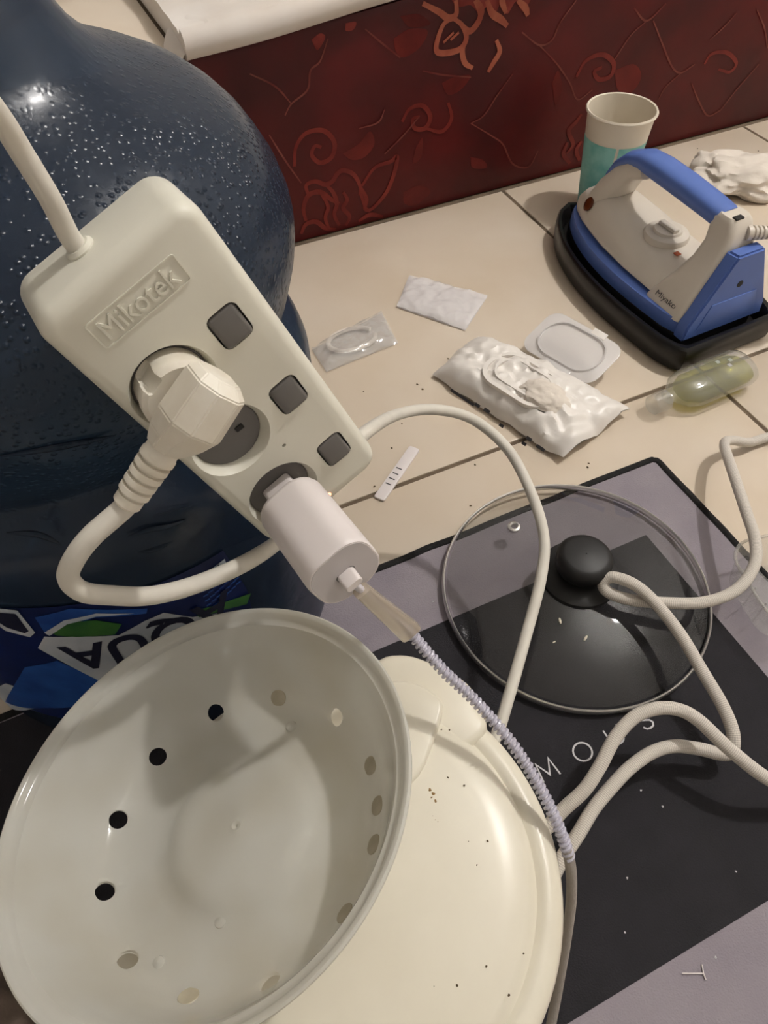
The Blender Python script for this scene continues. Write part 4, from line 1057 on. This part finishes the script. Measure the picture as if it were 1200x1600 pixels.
# ------------------------------------------------------------------ wet wipes pack
WA, WB_, WC, WD = PZ(676, 580, 0.008), PZ(748, 520, 0.008), PZ(985, 640, 0.008), PZ(880, 715, 0.008)
wc = (WA + WB_ + WC + WD) / 4
t = thing('wipes_pack', 'white crinkled wet wipes pack with its plastic lid flipped open', 'wipes pack', (wc.x, wc.y, 0))
NU, NV = 60, 34
top, bot = [], []
for i in range(NU + 1):
    for j in range(NV + 1):
        u, v = i / NU, j / NV
        p = WA.lerp(WD, u).lerp(WB_.lerp(WC, u), v)
        pin = (max(0.0, 1 - abs(2 * u - 1) ** 5)) * (max(0.0, 1 - abs(2 * v - 1) ** 4))
        nz = noise.noise(Vector((p.x * 55, p.y * 55, 1))) * 0.0035 + (1 - abs(noise.noise(Vector((p.x * 80, p.y * 80, 5)))) * 2) * 0.0026
        edge = 0.0025 * noise.noise(Vector((u * 9, v * 9, 8)))
        q = Vector((p.x + 0.003 * noise.noise(Vector((p.y * 60, 0, 2))), p.y + 0.003 * noise.noise(Vector((p.x * 60, 4, 2))), 0))
        lift = 0.010 * max(0, (u - 0.9) / 0.1) * abs(math.sin(v * 5 + 0.6)) + 0.003
        top.append((q.x, q.y, lift + 0.021 * pin ** 0.6 + nz * (0.3 + pin) + max(edge, 0)))
        bot.append((q.x, q.y, min(0.0006 + lift * 0.9, lift + 0.0002) if pin < 0.02 else 0.0006 + 0.9 * lift * (1 - pin)))
n = (NU + 1) * (NV + 1); F = []
for i in range(NU):
    for j in range(NV):
        a = i * (NV + 1) + j; b = a + NV + 1
        F.append([a, b, b + 1, a + 1]); F.append([n + a, n + a + 1, n + b + 1, n + b])
mesh_obj('pack_film', top + bot, F, 'paper', t, True, True)
# moulded frame around the opening
ax = (WD - WA).normalized(); ay = Vector((0, 0, 1)).cross(ax)
fcn = PZ(818, 592, 0.026)
def ring_mesh(c, ax, ay, w, h, r, th, hh, up=Vector((0, 0, 1))):
    o_ = rrect(w, h, r, 8); i_ = rrect(w - 2 * th, h - 2 * th, max(r - th, 0.001), 8); n = len(o_); V, F = [], []
    for pts, z in ((o_, 0), (o_, hh), (i_, hh), (i_, 0)): V += [c + ax * x + ay * y + up * z for x, y in pts]
    for k4 in range(4):
        for k in range(n): F.append([k4 * n + k, k4 * n + (k + 1) % n, ((k4 + 1) % 4) * n + (k + 1) % n, ((k4 + 1) % 4) * n + k])
    return V, F
fcn.z = 0.0225
mesh_obj('opening_frame', *ring_mesh(fcn, ax, ay, 0.082, 0.054, 0.024, 0.0045, 0.004), 'paper', t, True, True)
mesh_obj('opening_lip', *ring_mesh(fcn + Vector((0, 0, 0.002)), ax, ay, 0.060, 0.036, 0.017, 0.0022, 0.0035), 'paper', t, True, True)
fq = PZ(893, 543, 0.020)
fl_up = (Vector((0, 0, 1)) * 0.96 - ay * 0.25).normalized(); fay = fl_up.cross(ax)
V, F = [], []
bm = prism_bm(rrect(0.088, 0.057, 0.014, 6), 0, 0.0012, 0.0004)
LM = Matrix(((ax.x, fay.x, fl_up.x, fq.x), (ax.y, fay.y, fl_up.y, fq.y), (ax.z, fay.z, fl_up.z, fq.z), (0, 0, 0, 1)))
bmesh.ops.transform(bm, matrix=LM, verts=bm.verts)
bm_obj('lid_flap', bm, 'flap', t, True, True)
mesh_obj('lid_ridge', *ring_mesh(fq + fl_up * 0.001, ax, fay, 0.070, 0.046, 0.021, 0.0016, 0.0026, fl_up), 'flap', t, True, True)
bm = rbox_bm(0.016, 0.008, 0.0016, 0.0004, 2, c=(0.012, 0.028, 0.001)); bmesh.ops.transform(bm, matrix=LM, verts=bm.verts)
bm_obj('lid_tab', bm, 'paper', t, True, True)
bm = rbox_bm(0.03, 0.010, 0.0016, 0.0004, 2, c=(0.004, -0.029, 0.001)); bmesh.ops.transform(bm, matrix=LM, verts=bm.verts)
bm_obj('lid_hinge', bm, 'flap', t, True, True)
o = crumple('wipe_tip', (0, 0, 0.0), 0.024, 0.017, 0.010, 'tissue', 4.4, t, amp=0.16)
q = PZ(852, 612, 0.030); o.location = (q.x - wc.x, q.y - wc.y, 0.0235); o.rotation_euler = (0, 0, math.atan2(ax.y, ax.x))
for v in o.data.vertices: pass
# printed marks along the folded near edge
for px, py, L_, wd in ((704, 610, 0.030, 0.0016), (742, 632, 0.006, 0.002), (756, 640, 0.007, 0.0024), (780, 664, 0.005, 0.0018), (822, 684, 0.006, 0.002), (815, 692, 0.005, 0.0016), (838, 697, 0.009, 0.0018), (726, 593, 0.004, 0.002)):
    q = PZ(px, py, 0.0125); q.z = 0.0135
    mesh_obj('printed_mark', [q + ax * (L_ * s0) + ay * (wd * 0.5 * s1) + Vector((0, 0, 0.0012 * s1)) for s0, s1 in ((0, -1), (1, -1), (1, 1), (0, 1))], [[0, 1, 2, 3]], 'darkprint', t, False, True)

# ------------------------------------------------------------------ two sachets on the tiles
def sachet(name, label, quad, mat, seed, puff=0.004, group='empty sachets on the tiles'):
    Q = [PZ(x, y, 0.002) for x, y in quad]; c = sum(Q, Vector()) / 4; t = thing(name, label, 'sachet', (c.x, c.y, 0), group=group)
    NU, NV = 36, 26; top, bot = [], []
    for i in range(NU + 1):
        for j in range(NV + 1):
            u, v = i / NU, j / NV; p = Q[0].lerp(Q[3], u).lerp(Q[1].lerp(Q[2], u), v)
            pin = max(0.0, 1 - abs(2 * u - 1) ** 6) * max(0.0, 1 - abs(2 * v - 1) ** 6)
            w = noise.noise(Vector((p.x * 70, p.y * 70, seed))) * 0.0025 + (1 - abs(noise.noise(Vector((p.x * 110, p.y * 110, seed + 3)))) * 2) * 0.0013
            top.append((p.x, p.y, max(0.0018 + puff * pin + w, 0.0014))); bot.append((p.x, p.y, 0.0006))
    n = len(top); F = []
    for i in range(NU):
        for j in range(NV):
            a = i * (NV + 1) + j; b = a + NV + 1; F.append([a, b, b + 1, a + 1]); F.append([n + a, n + a + 1, n + b + 1, n + b])
    mesh_obj('film', top + bot, F, mat, t, True, True); return t, Q, c
t, Q, c = sachet('clear_sachet', 'clear plastic sachet holding a white ring-shaped piece beside the blue bottle', [(487, 545), (510, 580), (622, 535), (596, 487)], 'film', 3.0, 0.008)
rc = PZ(550, 530, 0.004); path = []
for k in range(21):
    a = 2 * math.pi * k / 20 * 0.9 + 0.4; path.append(rc + Vector((0.026 * math.cos(a), 0.017 * math.sin(a), 0.0)))
V, F = flat_tube(path, 0.0028, 0.0012, Vector((0, 1, 0.01)))
tube_obj('sealed_ring', path, 0.0024, 'tissue', t, 8)
t, Q, c = sachet('white_sachet', 'milky white empty sachet lying between the bottle and the wipes pack', [(620, 478), (640, 430), (762, 462), (727, 515)], 'filmwhite', 9.0)

# ------------------------------------------------------------------ small white strip with marks
p0, p1 = PZ(592, 780, 0.0012), PZ(648, 700, 0.0012); d = (p1 - p0); Ln = d.length; d.normalize(); cen = (p0 + p1) / 2
mm = Matrix.Translation((cen.x, cen.y, 0.0)) @ Matrix.Rotation(math.atan2(d.y, d.x), 4, 'Z')
t = thing('plastic_strip', 'flat white plastic strip with small dark ticks on the tile joint', 'strip', matrix=mm)
bm_obj('strip_body', prism_bm(rrect(Ln, 0.0105, 0.0022, 4), 0.0003, 0.0024, 0.0006), 'white', t)
for k in range(4):
    bm_obj('tick_mark', rbox_bm(0.0009, 0.0055, 0.0004, 0, c=(-0.016 + 0.0068 * k, 0.0005, 0.0025)), 'darkprint', t, False)

# ------------------------------------------------------------------ sanitizer bottle lying down
b0, b1 = PZ(1018, 634, 0.012), PZ(1195, 556, 0.016)
d = (b1 - b0); d.z = 0; d.normalize()
mm = Matrix.Translation((b0.x, b0.y, 0.0)) @ Matrix.Rotation(math.atan2(d.y, d.x), 4, 'Z')
t = thing('gel_bottle', 'clear gel bottle with green label lying on its side by the iron stand', 'bottle', matrix=mm)
def lying(prof, cz, fy, fz, n=28):
    V, F = [], []
    for x, r in prof:
        for k in range(n):
            a = 2 * math.pi * k / n; V.append((x, r * fy * math.cos(a), cz + r * fz * math.sin(a)))
    for i in range(len(prof) - 1):
        for k in range(n): F.append([i * n + k, i * n + (k + 1) % n, (i + 1) * n + (k + 1) % n, (i + 1) * n + k])
    F.append(list(range(n))[::-1]); F.append([(len(prof) - 1) * n + k for k in range(n)]); return V, F
mesh_obj('flip_cap', *lying([(0.0, 0.0085), (0.001, 0.0095), (0.016, 0.0105), (0.017, 0.0085)], 0.0125, 1.0, 1.0), 'clearp', t)
mesh_obj('bottle_body', *lying([(0.017, 0.008), (0.022, 0.008), (0.026, 0.012), (0.034, 0.0190), (0.045, 0.0225), (0.105, 0.0225), (0.112, 0.0205), (0.114, 0.017)], 0.0150, 1.0, 0.64), 'clearp', t)
mesh_obj('gel', *lying([(0.036, 0.013), (0.046, 0.0185), (0.104, 0.0185), (0.111, 0.016)], 0.0135, 1.0, 0.55), 'cleargreen', t)
V, F = [], []
for i in range(13):
    a = math.radians(40 + 90 * i / 12)
    for x in (0.072, 0.1): V.append((x, 0.0203 * 1.05 * math.cos(a), 0.0135 + 0.0206 * 0.64 * math.sin(a)))
for i in range(12): F.append([2 * i, 2 * i + 1, 2 * i + 3, 2 * i + 2])
mesh_obj('label', V, F, 'cleargreen', t)
for k, (x, a, m_) in enumerate(((0.082, 70, 'tealpale'), (0.088, 95, 'ink'), (0.094, 80, 'tealpale'))):
    a = math.radians(a); o = bm_obj('label_dot', rbox_bm(0.004, 0.004, 0.0006, 0.0002, 1), m_, t); o.location = (x, 0.0213 * math.cos(a), 0.0140 + 0.0132 * math.sin(a))

# ------------------------------------------------------------------ clear plastic box at the mat's edge
cx_, cy_ = 0.4235, 0.1355
mm = Matrix.Translation((cx_, cy_, MZ)) @ Matrix.Rotation(math.radians(-12), 4, 'Z')
t = thing('clear_box', 'clear plastic box with rounded rim standing on the corner of the mat', 'box', matrix=mm)
secs = [[(x * s, y * s, z) for x, y in rrect(0.13, 0.075, 0.022, 8)] for s, z in ((0.86, 0.001), (0.90, 0.004), (0.97, 0.034), (1.0, 0.036))]
V, F = loft(secs); F = F[:-1]
mesh_obj('box_wall', V, F, 'clearp', t)
tube_obj('rim', [Vector((x, y, 0.036)) for x, y in rrect(0.13, 0.075, 0.022, 8)] + [Vector((0.065, 0.0155, 0.036))], 0.0013, 'clearp', t, 8, False)
for k in range(3):
    bm_obj('moulded_rib', rbox_bm(0.0012, 0.0012, 0.026, 0.0003, 1, c=(-0.058 + 0.0 * k, -0.014 + 0.014 * k, 0.018)), 'clearp', t)

# ------------------------------------------------------------------ clothing tag pin, lint and crumbs
q = PZ(1083, 1521, MZ + 0.001); t = thing('tag_pin', 'tiny T-shaped plastic clothing tag pin on the grey mat border', 'tag pin', (q.x, q.y, MZ))
zt_ = MZ + 0.0009
tube_obj('stem', [PZ(1066, 1521, zt_), PZ(1100, 1521, zt_)], 0.0004, 'white', t, 8)
tube_obj('crossbar', [PZ(1097, 1507, zt_), PZ(1099, 1520, zt_), PZ(1103, 1531, zt_)], 0.0004, 'white', t, 8)
def crumbs(name, label, pts, mat, z, r):
    V, F = [], []
    for px, py in pts:
        c = PZ(px, py, z); b = len(V); n = 6
        for k in range(n):
            a = 2 * math.pi * k / n; q = r * random.uniform(0.5, 1.4); V.append((c.x + q * math.cos(a), c.y + q * math.sin(a), z))
        V.append((c.x, c.y, z + r * 0.7)); F += [[b + k, b + (k + 1) % n, b + n] for k in range(n)]
    o = mesh_obj(name, V, F, mat, None, False); o['label'] = label; o['category'] = 'crumbs'; o['kind'] = 'stuff'; return o
crumbs('floor_crumbs', 'dark crumbs scattered over the beige floor tiles', [(920, 724), (918, 730), (660, 608), (652, 600), (628, 662), (585, 760), (735, 790), (1090, 232), (1110, 240), (1185, 236), (742, 726), (870, 345), (568, 612), (700, 560), (612, 700)], 'crumb', 0.0002, 0.0011)
crumbs('mat_lint', 'pale lint specks scattered over the black mat print', [(976, 1457), (1150, 1362), (1002, 1235), (1118, 1496), (934, 1115), (980, 1372), (677, 940), (1035, 1260)], 'ink', MZ + 0.0004, 0.0007)

# ------------------------------------------------------------------ tufted cloth beside the cooker
q = PZ(-10, 1600, 0.03)
t = thing('tufted_cloth', 'brown cloth with pale tufts bundled beside the rice cooker', 'cloth', (q.x, q.y, MZ))
o = crumple('cloth_fold', (0, 0, 0.02), 0.045, 0.038, 0.03, 'cloth', 11.0, t, 0.2)
for k in range(22):
    a = random.uniform(0, 6.28); r = random.uniform(0, 0.9); zx = 0.052 * math.sqrt(max(0.05, 1 - r * r)) * 0.95
    V, F = lathe([(0.0005, -0.003), (0.0035, -0.001), (0.0035, 0.002), (0.0005, 0.004)], 8)
    o = mesh_obj('tuft', V, F, 'tuft', t); o.location = (0.042 * r * math.cos(a), 0.036 * r * math.sin(a), zx); o.rotation_euler = (random.uniform(-.6, .6), random.uniform(-.6, .6), 0)
bpy.context.view_layer.update()
